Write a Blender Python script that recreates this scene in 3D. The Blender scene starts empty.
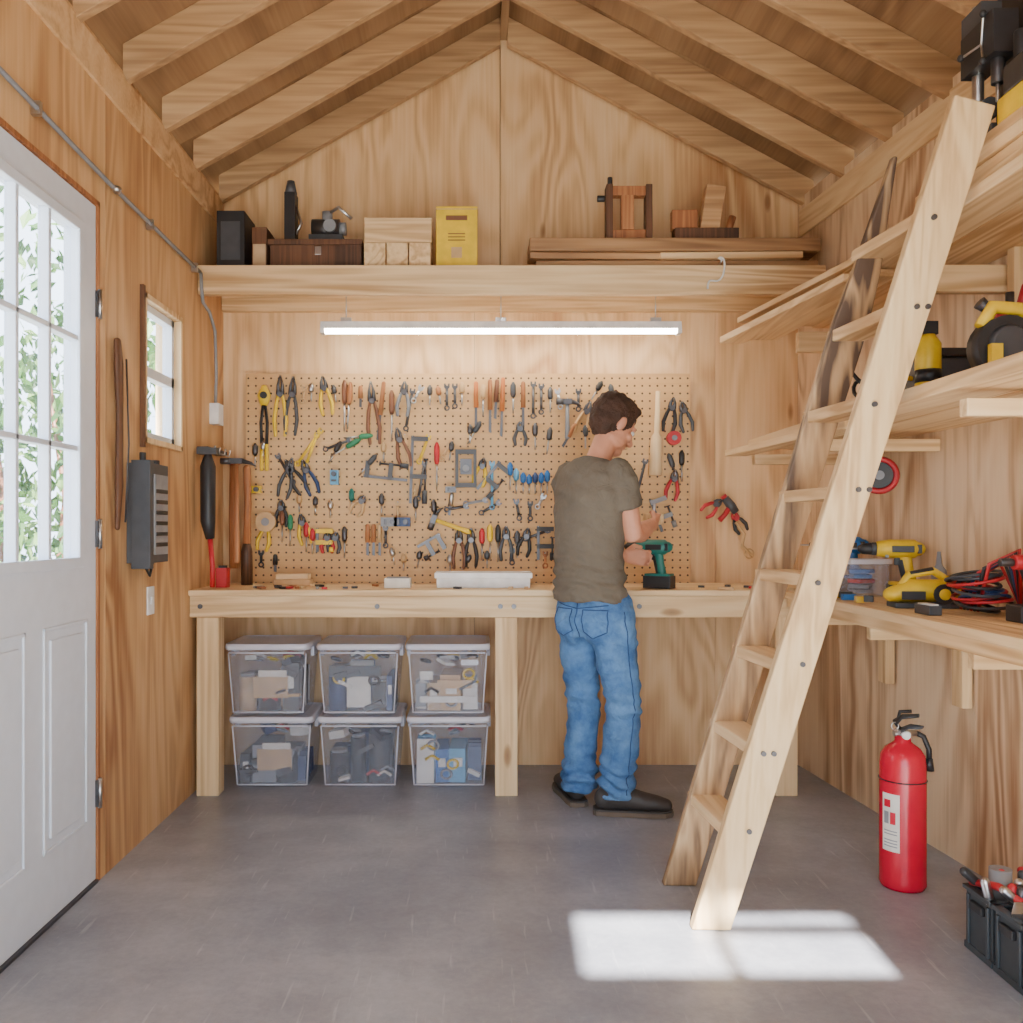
import bpy, bmesh, math, random
from mathutils import Vector, Matrix, Euler, noise
random.seed(7)
V=Vector
# ------------------------------------------------------------------ materials
def newmat(name):
    m=bpy.data.materials.new(name); m.use_nodes=True
    nt=m.node_tree; b=nt.nodes['Principled BSDF']; return m,nt,b
def N(nt,t,**k):
    n=nt.nodes.new(t)
    for a,v in k.items(): setattr(n,a,v)
    return n
def ramp(nt,stops):
    r=N(nt,'ShaderNodeValToRGB'); e=r.color_ramp.elements
    e[0].position=stops[0][0]; e[0].color=(*stops[0][1],1)
    e[1].position=stops[-1][0]; e[1].color=(*stops[-1][1],1)
    for p,c in stops[1:-1]:
        x=e.new(p); x.color=(*c,1)
    return r
def srgb(r,g,b):
    f=lambda c:(c/255/12.92) if c/255<=.04045 else ((c/255+.055)/1.055)**2.4
    return (f(r),f(g),f(b))
def plain(name,col,rough=.5,metal=0,bumps=0,var=.12):
    m,nt,b=newmat(name)
    tc=N(nt,'ShaderNodeTexCoord'); no=N(nt,'ShaderNodeTexNoise'); no.inputs['Scale'].default_value=18; no.inputs['Detail'].default_value=4
    nt.links.new(tc.outputs['Object'],no.inputs['Vector'])
    r=ramp(nt,[(.3,tuple(c*(1-var) for c in col)),(.7,tuple(min(1,c*(1+var)) for c in col))])
    nt.links.new(no.outputs['Fac'],r.inputs['Fac']); nt.links.new(r.outputs['Color'],b.inputs['Base Color'])
    b.inputs['Roughness'].default_value=rough; b.inputs['Metallic'].default_value=metal
    if bumps:
        bp=N(nt,'ShaderNodeBump'); bp.inputs['Strength'].default_value=bumps; bp.inputs['Distance'].default_value=.01
        n2=N(nt,'ShaderNodeTexNoise'); n2.inputs['Scale'].default_value=220; nt.links.new(tc.outputs['Object'],n2.inputs['Vector'])
        nt.links.new(n2.outputs['Fac'],bp.inputs['Height']); nt.links.new(bp.outputs['Normal'],b.inputs['Normal'])
    return m
def wood(name,light,mid,dark,axis='Z',cath=.55,rough=.55,bands=16,wide=3.0,var=.10,knot=.75):
    m,nt,b=newmat(name); L=nt.links.new
    tc=N(nt,'ShaderNodeTexCoord'); g=N(nt,'ShaderNodeNewGeometry')
    mul=N(nt,'ShaderNodeMath',operation='MULTIPLY'); mul.inputs[1].default_value=13.7
    L(g.outputs['Random Per Island'],mul.inputs[0])
    add=N(nt,'ShaderNodeVectorMath',operation='ADD'); L(tc.outputs['Object'],add.inputs[0]); L(mul.outputs[0],add.inputs[1])
    def mp(al,ac):
        q=N(nt,'ShaderNodeMapping'); s=[ac,ac,ac]; s['XYZ'.index(axis)]=al
        q.inputs['Scale'].default_value=s; L(add.outputs[0],q.inputs['Vector']); return q
    a=mp(.55,wide); n1=N(nt,'ShaderNodeTexNoise'); n1.inputs['Scale'].default_value=1; n1.inputs['Detail'].default_value=2.5; n1.inputs['Distortion'].default_value=.5
    L(a.outputs[0],n1.inputs['Vector'])
    k=N(nt,'ShaderNodeMath',operation='MULTIPLY'); k.inputs[1].default_value=bands*6.28; L(n1.outputs['Fac'],k.inputs[0])
    s=N(nt,'ShaderNodeMath',operation='SINE'); L(k.outputs[0],s.inputs[0])
    s2=N(nt,'ShaderNodeMath',operation='MULTIPLY_ADD'); s2.inputs[1].default_value=.5; s2.inputs[2].default_value=.5; L(s.outputs[0],s2.inputs[0])
    c=mp(2.2,70); n2=N(nt,'ShaderNodeTexNoise'); n2.inputs['Scale'].default_value=1; n2.inputs['Detail'].default_value=5; L(c.outputs[0],n2.inputs['Vector'])
    d=mp(.7,2.2); n3=N(nt,'ShaderNodeTexNoise'); n3.inputs['Scale'].default_value=1; n3.inputs['Detail'].default_value=5; L(d.outputs[0],n3.inputs['Vector'])
    def madd(x,f,y):
        q=N(nt,'ShaderNodeMath',operation='MULTIPLY_ADD'); q.inputs[1].default_value=f
        L(x,q.inputs[0])
        if isinstance(y,float): q.inputs[2].default_value=y
        else: L(y,q.inputs[2])
        return q.outputs[0]
    msk=N(nt,'ShaderNodeMath',operation='MULTIPLY'); L(s2.outputs[0],msk.inputs[0]); L(n3.outputs['Fac'],msk.inputs[1])
    t=madd(msk.outputs[0],cath,0.0); t=madd(n2.outputs['Fac'],.45,t); t=madd(n3.outputs['Fac'],.75,t)
    t=madd(t,1.0,-.16)
    r=ramp(nt,[(.15,light),(.52,mid),(.95,dark)]); L(t,r.inputs['Fac'])
    hsv=N(nt,'ShaderNodeHueSaturation')
    vv=N(nt,'ShaderNodeMath',operation='MULTIPLY_ADD'); vv.inputs[1].default_value=2*var; vv.inputs[2].default_value=1-var
    L(g.outputs['Random Per Island'],vv.inputs[0]); L(vv.outputs[0],hsv.inputs['Value']); L(r.outputs['Color'],hsv.inputs['Color'])
    vo=N(nt,'ShaderNodeTexVoronoi'); vo.inputs['Scale'].default_value=1; q=mp(.9,2.6); L(q.outputs[0],vo.inputs['Vector'])
    kr=ramp(nt,[(.0,(.20,.10,.05)),(.03,(.45,.3,.18)),(.055,(1,1,1))]); L(vo.outputs['Distance'],kr.inputs['Fac'])
    mx=N(nt,'ShaderNodeMix',data_type='RGBA',blend_type='MULTIPLY'); mx.inputs['Factor'].default_value=knot
    L(hsv.outputs['Color'],mx.inputs['A']); L(kr.outputs['Color'],mx.inputs['B'])
    L(mx.outputs['Result'],b.inputs['Base Color']); b.inputs['Roughness'].default_value=rough
    bp=N(nt,'ShaderNodeBump'); bp.inputs['Strength'].default_value=.12; bp.inputs['Distance'].default_value=.004
    L(n2.outputs['Fac'],bp.inputs['Height']); L(bp.outputs['Normal'],b.inputs['Normal'])
    return m
PL=(srgb(240,210,168),srgb(225,185,136),srgb(176,124,76))
M={}
M['ply']=wood('plywood',*PL,axis='Z',bands=11,wide=2.6,var=.04,cath=.45)
M['plyX']=wood('plywood_horizontal_grain',*PL,axis='X',bands=9,wide=2.6,var=.05)
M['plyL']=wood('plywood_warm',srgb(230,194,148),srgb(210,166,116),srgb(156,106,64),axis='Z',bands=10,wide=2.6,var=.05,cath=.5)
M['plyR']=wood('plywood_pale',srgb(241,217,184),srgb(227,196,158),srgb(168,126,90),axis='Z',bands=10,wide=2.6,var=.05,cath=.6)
SH=(srgb(178,144,104),srgb(153,118,82),srgb(108,77,50))
M['sheath']=wood('roof_sheathing_plywood',*SH,axis='Y',bands=6,wide=2.2,var=.06,cath=.4)
M['rafter']=wood('rafter_lumber',srgb(212,175,130),srgb(186,148,106),srgb(130,94,62),axis='X',bands=8,wide=7,var=.1,cath=.4,knot=.4)
PN=(srgb(244,219,176),srgb(231,198,150),srgb(188,145,96))
for ax in 'XYZ': M['pine'+ax]=wood('pine_lumber_'+ax,*PN,axis=ax,bands=6,wide=9,var=.07)
M['brownX']=wood('brown_lumber_X',srgb(206,165,120),srgb(174,132,90),srgb(122,86,56),axis='X',bands=6,wide=9,var=.15)
M['ladderZ']=wood('ladder_lumber',srgb(242,216,170),srgb(224,190,140),srgb(168,124,80),axis='Z',bands=6,wide=11,var=.05,knot=.6)
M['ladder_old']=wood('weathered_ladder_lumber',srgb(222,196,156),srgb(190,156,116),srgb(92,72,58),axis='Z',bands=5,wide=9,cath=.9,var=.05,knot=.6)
M['dwood']=wood('dark_wood',srgb(124,84,56),srgb(92,60,40),srgb(56,36,24),axis='Z',bands=6,wide=20)
M['mwood']=wood('handle_wood',srgb(200,142,92),srgb(160,102,62),srgb(112,66,38),axis='Z',bands=6,wide=20)
def mconcrete():
    m,nt,b=newmat('concrete_floor'); L=nt.links.new
    tc=N(nt,'ShaderNodeTexCoord')
    n1=N(nt,'ShaderNodeTexNoise'); n1.inputs['Scale'].default_value=1.5; n1.inputs['Detail'].default_value=8; n1.inputs['Roughness'].default_value=.6; n1.inputs['Distortion'].default_value=.2
    n2=N(nt,'ShaderNodeTexNoise'); n2.inputs['Scale'].default_value=42; n2.inputs['Detail'].default_value=7; n2.inputs['Roughness'].default_value=.75
    mpp=N(nt,'ShaderNodeMapping'); mpp.inputs['Scale'].default_value=(1.4,5,1); mpp.inputs['Rotation'].default_value=(0,0,.15)
    n3=N(nt,'ShaderNodeTexNoise'); n3.inputs['Scale'].default_value=1.2; n3.inputs['Detail'].default_value=7
    n4=N(nt,'ShaderNodeTexNoise'); n4.inputs['Scale'].default_value=8; n4.inputs['Detail'].default_value=8; n4.inputs['Distortion'].default_value=.4
    for n in(n1,n2,n4): L(tc.outputs['Object'],n.inputs['Vector'])
    L(tc.outputs['Object'],mpp.inputs['Vector']); L(mpp.outputs[0],n3.inputs['Vector'])
    a=N(nt,'ShaderNodeMath',operation='MULTIPLY_ADD'); a.inputs[1].default_value=.35; L(n2.outputs['Fac'],a.inputs[0]); L(n1.outputs['Fac'],a.inputs[2])
    a2=N(nt,'ShaderNodeMath',operation='MULTIPLY_ADD'); a2.inputs[1].default_value=.30; L(n3.outputs['Fac'],a2.inputs[0]); L(a.outputs[0],a2.inputs[2])
    a3=N(nt,'ShaderNodeMath',operation='MULTIPLY_ADD'); a3.inputs[1].default_value=.22; L(n4.outputs['Fac'],a3.inputs[0]); L(a2.outputs[0],a3.inputs[2])
    r=ramp(nt,[(.0,srgb(104,107,116)),(.5,srgb(144,147,156)),(1,srgb(184,186,192))])
    mr=N(nt,'ShaderNodeMapRange'); mr.inputs['From Min'].default_value=.55; mr.inputs['From Max'].default_value=1.30; L(a3.outputs[0],mr.inputs['Value']); L(mr.outputs[0],r.inputs['Fac'])
    # fine pale scuffs and hairlines from trowelling
    sp=N(nt,'ShaderNodeMapping'); sp.inputs['Scale'].default_value=(26,2.2,1); sp.inputs['Rotation'].default_value=(0,0,1.0)
    n5=N(nt,'ShaderNodeTexNoise'); n5.inputs['Scale'].default_value=2.2; n5.inputs['Detail'].default_value=3; L(tc.outputs['Object'],sp.inputs['Vector']); L(sp.outputs[0],n5.inputs['Vector'])
    sr=ramp(nt,[(.64,(0,0,0)),(.74,(.35,.35,.35))]); L(n5.outputs['Fac'],sr.inputs['Fac'])
    mx=N(nt,'ShaderNodeMix',data_type='RGBA'); L(sr.outputs['Color'],mx.inputs['Factor']); L(r.outputs['Color'],mx.inputs['A']); mx.inputs['B'].default_value=(.60,.60,.62,1)
    L(mx.outputs['Result'],b.inputs['Base Color'])
    rr=N(nt,'ShaderNodeMapRange'); rr.inputs['From Min'].default_value=.3; rr.inputs['From Max'].default_value=.7; rr.inputs['To Min'].default_value=.30; rr.inputs['To Max'].default_value=.40; L(n1.outputs['Fac'],rr.inputs['Value']); L(rr.outputs[0],b.inputs['Roughness'])
    bp=N(nt,'ShaderNodeBump'); bp.inputs['Strength'].default_value=.08; bp.inputs['Distance'].default_value=.01; L(n2.outputs['Fac'],bp.inputs['Height']); L(bp.outputs['Normal'],b.inputs['Normal'])
    return m
M['floor']=mconcrete()
def mpeg():
    m=wood('pegboard_hardboard',srgb(228,190,138),srgb(212,168,114),srgb(186,138,86),axis='X',bands=3,wide=2,cath=.2,var=0,knot=0)
    nt=m.node_tree; L=nt.links.new; b=nt.nodes['Principled BSDF']
    src=b.inputs['Base Color'].links[0].from_socket
    tc=N(nt,'ShaderNodeTexCoord'); w=N(nt,'ShaderNodeVectorMath',operation='WRAP')
    w.inputs[1].default_value=(.019,.019,.019); w.inputs[2].default_value=(-.019,-.019,-.019); L(tc.outputs['Object'],w.inputs[0])
    m2=N(nt,'ShaderNodeVectorMath',operation='MULTIPLY'); m2.inputs[1].default_value=(1,0,1); L(w.outputs[0],m2.inputs[0])
    ln=N(nt,'ShaderNodeVectorMath',operation='LENGTH'); L(m2.outputs[0],ln.inputs[0])
    lt=N(nt,'ShaderNodeMath',operation='LESS_THAN'); lt.inputs[1].default_value=.0052; L(ln.outputs['Value'],lt.inputs[0])
    mx=N(nt,'ShaderNodeMix',data_type='RGBA'); mx.inputs['B'].default_value=(.07,.035,.015,1)
    L(lt.outputs[0],mx.inputs['Factor']); L(src,mx.inputs['A']); L(mx.outputs['Result'],b.inputs['Base Color'])
    return m
M['peg']=mpeg()
def mclear(name,tint,fac,rough=.15):
    m,nt,b=newmat(name); L=nt.links.new
    tr=N(nt,'ShaderNodeBsdfTransparent'); tr.inputs[0].default_value=(.95,.96,1,1)
    mx=N(nt,'ShaderNodeMixShader'); mx.inputs[0].default_value=fac
    b.inputs['Base Color'].default_value=(*tint,1); b.inputs['Roughness'].default_value=rough
    L(tr.outputs[0],mx.inputs[1]); L(b.outputs[0],mx.inputs[2]); L(mx.outputs[0],nt.nodes['Material Output'].inputs[0]); return m
M['clear']=mclear('translucent_bin_plastic',(.78,.83,.98),.20,.12)
M['lid']=mclear('bin_lid_plastic',(.90,.90,1.0),.74,.3)
M['glass']=mclear('window_glass',(.8,.85,.9),.07,.02)
def memit(name,col,s):
    m,nt,b=newmat(name); b.inputs['Base Color'].default_value=(*col,1)
    b.inputs['Emission Color'].default_value=(*col,1); b.inputs['Emission Strength'].default_value=s; return m
M['tube']=memit('led_tube_diffuser',(1,.90,.74),30)
M['fill_tube']=memit('added_fill_diffuser',(1,.97,.94),50)  # glow of the added fill light behind the camera
C=dict(white=(.80,.80,.80),black=(.022,.022,.025),dgrey=(.06,.065,.075),grey=(.25,.26,.28),yellow=(.80,.54,.02),red=(.50,.02,.03),blue=(.02,.15,.45),
 green=(.03,.22,.10),teal=(.01,.16,.13),orange=(.60,.19,.05),card=(.55,.38,.22),paper=(.75,.72,.66),tan=(.6,.38,.18),lblue=(.12,.38,.62),brown=(.2,.08,.04),dblue=(.02,.05,.15),tote=(.045,.055,.065))
for k,c in C.items(): M[k]=plain(k+'_paint',c,rough=.45 if k!='paper' else .8)
M['door']=plain('white_door_paint',srgb(218,225,236),.4,var=.03)
M['steel']=plain('steel',(.55,.55,.56),.3,1.0)
M['dsteel']=plain('dark_steel',(.11,.11,.12),.4,.8)
M['extred']=plain('extinguisher_red',(.58,.006,.035),.25,0,var=.04)
M['roof_block']=plain('roof_light_block_cover',(.06,.06,.065),.9,0,.4)  # for the added outer roof layer that keeps daylight out
M['skin']=plain('skin',srgb(212,150,120),.55,0,.05,.08)
M['hair']=plain('brown_hair',srgb(72,48,35),.7,0,.6,.35)
M['eyew']=plain('eye_white',(.8,.8,.8),.2); 
M['shoe']=plain('shoe_leather',srgb(60,56,55),.55)
M['sole']=plain('shoe_sole',srgb(104,92,80),.8)
def mfabric(name,c1,c2,scale,bump=.25):
    m,nt,b=newmat(name); L=nt.links.new
    tc=N(nt,'ShaderNodeTexCoord'); n=N(nt,'ShaderNodeTexNoise'); n.inputs['Scale'].default_value=scale; n.inputs['Detail'].default_value=8; n.inputs['Roughness'].default_value=.7
    L(tc.outputs['Object'],n.inputs['Vector']); r=ramp(nt,[(.3,c1),(.72,c2)]); L(n.outputs['Fac'],r.inputs['Fac']); L(r.outputs['Color'],b.inputs['Base Color'])
    b.inputs['Roughness'].default_value=.9
    n2=N(nt,'ShaderNodeTexNoise'); n2.inputs['Scale'].default_value=12; n2.inputs['Detail'].default_value=3; n2.inputs['Distortion'].default_value=1.5; L(tc.outputs['Object'],n2.inputs['Vector'])
    bp=N(nt,'ShaderNodeBump'); bp.inputs['Strength'].default_value=bump; bp.inputs['Distance'].default_value=.03; L(n2.outputs['Fac'],bp.inputs['Height']); L(bp.outputs['Normal'],b.inputs['Normal'])
    return m
M['jeans']=mfabric('blue_denim',srgb(46,88,144),srgb(112,158,208),7,.6)
M['jseam']=plain('denim_seam',srgb(40,70,116),.9)
M['shirt']=mfabric('olive_grey_cotton',srgb(98,90,78),srgb(118,109,95),4,.45)
def mleaf():
    m,nt,b=newmat('leaves'); g=N(nt,'ShaderNodeNewGeometry'); r=ramp(nt,[(0,srgb(30,62,24)),(.6,srgb(64,104,44)),(1,srgb(130,160,96))])
    nt.links.new(g.outputs['Random Per Island'],r.inputs['Fac']); nt.links.new(r.outputs['Color'],b.inputs['Base Color'])
    b.inputs['Roughness'].default_value=.6
    tr=N(nt,'ShaderNodeBsdfTranslucent'); nt.links.new(r.outputs['Color'],tr.inputs[0]); mx=N(nt,'ShaderNodeMixShader'); mx.inputs[0].default_value=.3
    nt.links.new(b.outputs[0],mx.inputs[1]); nt.links.new(tr.outputs[0],mx.inputs[2]); nt.links.new(mx.outputs[0],nt.nodes['Material Output'].inputs[0]); return m
M['leaf']=mleaf(); M['ground']=plain('gravel_ground',srgb(150,150,140),.9)
# ------------------------------------------------------------------ mesh builder
class MB:
    def __init__(s): s.v=[];s.f=[];s.m=[];s.s=[];s.mats=[];s.M=Matrix()
    def mi(s,k):
        mt=M[k]
        if mt not in s.mats: s.mats.append(mt)
        return s.mats.index(mt)
    def add(s,vs,fs,k,sm=False):
        o=len(s.v); s.v+=[s.M@V(p) for p in vs]; i=s.mi(k)
        for n,f in enumerate(fs):
            s.f.append([o+a for a in f]); s.m.append(i); s.s.append(sm if isinstance(sm,bool) else sm[n])
    def box(s,x0,x1,y0,y1,z0,z1,k):
        vs=[(x,y,z) for x in(x0,x1) for y in(y0,y1) for z in(z0,z1)]
        s.add(vs,[(0,1,3,2),(4,6,7,5),(0,4,5,1),(2,3,7,6),(0,2,6,4),(1,5,7,3)],k)
    def rbox(s,c,d,k,rot=(0,0,0)):
        R=Euler(rot).to_matrix(); c=V(c); vs=[c+R@V((x*d[0]/2,y*d[1]/2,z*d[2]/2)) for x in(-1,1) for y in(-1,1) for z in(-1,1)]
        s.add(vs,[(0,1,3,2),(4,6,7,5),(0,4,5,1),(2,3,7,6),(0,2,6,4),(1,5,7,3)],k)
    def beam(s,p0,p1,w,t,k,side=(0,1,0)):
        p0,p1=V(p0),V(p1); d=(p1-p0).normalized(); sd=V(side); sd=(sd-d*sd.dot(d)).normalized(); u=d.cross(sd)
        vs=[p+sd*(a*t/2)+u*(b*w/2) for p in(p0,p1) for a in(-1,1) for b in(-1,1)]
        s.add(vs,[(0,1,3,2),(4,6,7,5),(0,4,5,1),(2,3,7,6),(0,2,6,4),(1,5,7,3)],k)
    def loft(s,rings,k,caps=True,sm=True,closed=False):
        n=len(rings[0]); vs=[p for r in rings for p in r]; fs=[];ss=[]
        R=len(rings)
        for i in range(R if closed else R-1):
            j=(i+1)%R
            for a in range(n):
                b=(a+1)%n; fs.append((i*n+a,i*n+b,j*n+b,j*n+a)); ss.append(sm)
        if caps and not closed:
            fs.append(tuple(range(n))[::-1]); fs.append(tuple((R-1)*n+a for a in range(n))); ss+=[False,False]
        s.add(vs,fs,k,ss)
    def tube(s,pts,rad,k,seg=12,ref=None,rs=False,re=False,caps=True):
        pts=[V(p) for p in pts]; n=len(pts)
        if not isinstance(rad,(list,tuple)): rad=[rad]*n
        rad=[(r,r) if not isinstance(r,(tuple,list)) else r for r in rad]
        T=[]
        for i in range(n):
            a=pts[max(0,i-1)]; b=pts[min(n-1,i+1)]; T.append((b-a).normalized())
        u=V(ref) if ref is not None else (V((0,0,1)) if abs(T[0].z)<.9 else V((1,0,0)))
        rings=[]
        def ring(c,t,r,u):
            u=(u-t*u.dot(t)).normalized(); w=t.cross(u)
            return [c+u*(math.cos(2*math.pi*a/seg)*r[0])+w*(math.sin(2*math.pi*a/seg)*r[1]) for a in range(seg)],u
        def end(i,sg):
            out=[]
            for q in(80,55,28):
                q=math.radians(q); r=rad[i]; rr,_=ring(pts[i]+T[i]*sg*math.sin(q)*min(r),T[i],(r[0]*math.cos(q),r[1]*math.cos(q)),u); out.append(rr)
            return out
        if rs: rings+=end(0,-1)
        for i in range(n):
            uu=V(ref) if ref is not None else u
            r,u=ring(pts[i],T[i],rad[i],uu); rings.append(r)
        if re: rings+=end(n-1,1)[::-1]
        s.loft(rings,k,caps)
    def cyl(s,p0,p1,r0,k,r1=None,seg=16): s.tube([p0,p1],[r0,r0 if r1 is None else r1],k,seg)
    def sph(s,c,r,k,seg=16,rot=None):
        if not isinstance(r,(tuple,list)): r=(r,r,r)
        R=Euler(rot).to_matrix() if rot else Matrix.Identity(3); c=V(c); rings=[]
        for i in range(seg//2+1):
            t=math.pi*max(.02,min(.98,i/(seg//2)))
            rings.append([c+R@V((r[0]*math.sin(t)*math.cos(2*math.pi*a/seg),r[1]*math.sin(t)*math.sin(2*math.pi*a/seg),r[2]*math.cos(t))) for a in range(seg)])
        s.loft(rings,k)
    def torus(s,c,R,r,k,axis=(0,1,0),seg=28,rs=8):
        ax=V(axis).normalized(); u=ax.orthogonal().normalized(); w=ax.cross(u); c=V(c); rings=[]
        for i in range(seg):
            a=2*math.pi*i/seg; d=u*math.cos(a)+w*math.sin(a)
            rings.append([c+d*(R+r*math.cos(2*math.pi*j/rs))+ax*(r*math.sin(2*math.pi*j/rs)) for j in range(rs)])
        s.loft(rings,k,closed=True)
    def prism(s,poly,lo,hi,k,plane='XY'):
        def P(a,b,c): return {'XY':(a,b,c),'XZ':(a,c,b),'YZ':(c,a,b)}[plane]
        n=len(poly); vs=[P(a,b,lo) for a,b in poly]+[P(a,b,hi) for a,b in poly]
        fs=[tuple(range(n)),tuple(range(n,2*n))[::-1]]+[(i,(i+1)%n,n+(i+1)%n,n+i) for i in range(n)]
        s.add(vs,fs,k)
    def obj(s,name,bevel=0,parent=None,merge=False):
        if parent is None:
            xs=[p.x for p in s.v]; ys=[p.y for p in s.v]; zs=[p.z for p in s.v]
            o=V(((min(xs)+max(xs))/2,(min(ys)+max(ys))/2,min(zs)))
        else: o=parent.location.copy()
        me=bpy.data.meshes.new(name); me.from_pydata([p-o for p in s.v],[],s.f)
        for m in s.mats: me.materials.append(m)
        for i,p in enumerate(me.polygons): p.material_index=s.m[i]; p.use_smooth=s.s[i]
        bm=bmesh.new(); bm.from_mesh(me)
        if merge: bmesh.ops.remove_doubles(bm,verts=bm.verts,dist=1e-5)
        bmesh.ops.recalc_face_normals(bm,faces=bm.faces); bm.to_mesh(me); bm.free()
        ob=bpy.data.objects.new(name,me); bpy.context.collection.objects.link(ob)
        if parent is None: ob.location=o
        else: ob.parent=parent
        if bevel:
            b=ob.modifiers.new('bevel','BEVEL'); b.width=bevel; b.segments=2; b.limit_method='ANGLE'; b.angle_limit=math.radians(50)
        return ob
def empty(name,loc):
    e=bpy.data.objects.new(name,None); e.location=loc; e.empty_display_size=.1; bpy.context.collection.objects.link(e); return e
# ------------------------------------------------------------------ room
YB=4.56; LX=-1.29; YF=-.8
def RX(y): return 1.62+.08*(YB-y)
RIDX=.13; EZ=2.82; RZ=3.62; SL=(RZ-EZ)/(RX(YB)-RIDX)
def roofz(x):
    return EZ+(x-LX)*(RZ-EZ)/(RIDX-LX) if x<RIDX else RZ-(x-RIDX)*SL
m=MB(); m.prism([(LX-.1,YF-.1),(RX(YF)+.1,YF-.1),(RX(YB)+.1,YB+.1),(LX-.1,YB+.1)],-.1,0,'floor'); m.obj('floor')
m=MB(); T=.14
m.box(LX,-.02,YB,YB+.1,0,2.44,'ply'); m.box(-.018,1.2,YB,YB+.1,0,2.44,'ply'); m.box(1.202,RX(YB),YB,YB+.1,0,2.44,'ply')
xs=RIDX-.02
m.prism([(LX,2.442),(xs,2.442),(xs,roofz(xs)+T),(LX,EZ+T)],YB,YB+.1,'ply','XZ')
m.prism([(xs+.004,2.442),(RX(YB),2.442),(RX(YB),EZ+T),(RIDX,RZ+T),(xs+.004,RZ+T)],YB,YB+.1,'ply','XZ')
m.prism([(LX-.1,-.1),(RX(YB)+.1,-.1),(RX(YB)+.1,EZ+T-.08),(RIDX,RZ+T),(LX-.1,EZ+T-.05)],YB+.1,YB+.12,'dwood','XZ')  # added outer backing, stops light leaking through the panel gaps
m.obj('wall_back')
def holed(m,k,ucuts,vcuts,holes,x0,x1):
    for i in range(len(ucuts)-1):
        for j in range(len(vcuts)-1):
            u=(ucuts[i]+ucuts[i+1])/2; w=(vcuts[j]+vcuts[j+1])/2
            if any(h[0]<u<h[1] and h[2]<w<h[3] for h in holes): continue
            m.box(x0,x1,ucuts[i],ucuts[i+1],vcuts[j],vcuts[j+1],k)
DH=(2.17,3.07,0,2.31); WH=(3.46,3.9,1.53,2.11)
def panel(u0,u1,z1,holes):
    m=MB(); uc=sorted({u0,u1,*[min(max(h[i],u0),u1) for h in holes for i in(0,1)]}); vc=sorted({0,z1,*[h[i] for h in holes for i in(2,3)]})
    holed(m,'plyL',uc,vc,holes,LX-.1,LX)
    return m
parts=[panel(YF,1.0,2.86,[]),panel(1.0,3.115,2.86,[DH]),panel(3.118,4.2,2.86,[WH]),panel(4.202,YB,2.86,[])]
wl=empty('wall_left',(LX,2,0))
for i,p in enumerate(parts): p.obj('plywood_panel_%d'%(i+1),parent=wl,merge=True)
m=MB(); 
for y in(3.1165,4.201): m.box(LX-.11,LX-.101,y-.03,y+.03,0,2.86,'dwood')  # added strips outside, block light at the panel joints
m.obj('joint_light_stops',parent=wl)
wr=empty('wall_right',(1.7,2,0))
ys=[YF,.7,1.92,3.14,4.1,YB]
for i in range(5):
    m=MB(); a,b=ys[i]+.0015,ys[i+1]-.0015
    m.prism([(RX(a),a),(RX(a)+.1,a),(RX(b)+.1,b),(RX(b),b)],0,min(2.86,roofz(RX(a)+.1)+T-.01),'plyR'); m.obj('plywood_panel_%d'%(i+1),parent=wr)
m=MB()
for y in ys: m.box(RX(y)+.101,RX(y)+.12,y-.04,y+.04,0,2.6,'dwood')  # added strips outside, block light at the right wall joints
m.obj('joint_light_stops',parent=wr)
m=MB(); RF=RX(YF)
m.box(LX,-1.0,YF-.1,YF,0,2.6,'ply'); m.box(1.45,RF,YF-.1,YF,0,2.6,'ply'); m.box(-1.0,1.45,YF-.1,YF,2.1,2.6,'ply')
TX0,TX1,TZ0,TZ1=.15,.985,2.685,3.07  # added transom opening, sized to throw the floor sun patch
m.prism([(LX,2.6),(RF,2.6),(RF,roofz(RF)+T-.02),(1.9,TZ0),(LX,TZ0)],YF-.1,YF,'ply','XZ')
m.prism([(LX,TZ0),(TX0,TZ0),(TX0,roofz(TX0)+T),(RIDX,RZ+T),(LX,EZ+T)],YF-.1,YF,'ply','XZ')
m.prism([(TX1,TZ0),(1.9,TZ0),(1.9,roofz(1.9)+T-.01),(TX1,roofz(TX1)+T)],YF-.1,YF,'ply','XZ')
m.prism([(TX0,TZ1),(TX1,TZ1),(TX1,roofz(TX1)+T),(TX0,roofz(TX0)+T)],YF-.1,YF,'ply','XZ')
m.obj('wall_front')
w=empty('added_sun_window',(.57,YF-.05,TZ0)); m=MB(); m.box(.545,.58,YF-.07,YF-.03,TZ0,TZ1,'door'); m.box(.58,TX1,YF-.07,YF-.03,2.935,2.965,'door'); m.obj('added_shadow_bars',parent=w)  # added unseen window; its bars break up the sun patch
m=MB(); m.box(TX0,TX1,YF-.052,YF-.048,TZ0,TZ1,'glass'); m.obj('glass',parent=w)
m=MB()
ny=[YF-.12,.4,1.62,2.84,4.06,YB+.12]
def slab(m,a,b,dz,th,k,xr):
    for (xa,za,xb,zb) in((LX-.15,EZ+T-.085,RIDX,RZ+T),(xr,RZ+T-(xr-RIDX)*SL,RIDX,RZ+T)):
        vs=[(xa,a,za+dz),(xb,a,zb+dz),(xb,b,zb+dz),(xa,b,za+dz)]; vs+=[(x,y,z+th) for x,y,z in vs]
        m.add(vs,[(0,1,2,3),(7,6,5,4),(0,4,5,1),(1,5,6,2),(2,6,7,3),(3,7,4,0)],k)
for i in range(5): slab(m,ny[i],ny[i+1]-.002,0,.02,'sheath',2.22)
m.obj('ceiling')
m=MB(); slab(m,YF-.14,YB+.14,.021,.02,'roof_block',2.24); m.obj('added_roof_light_block')  # added unseen layer, stops light leaking between sheathing panels
rf=empty('roof_rafters',(RIDX,2,EZ)); m=MB()
y=4.52
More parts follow.
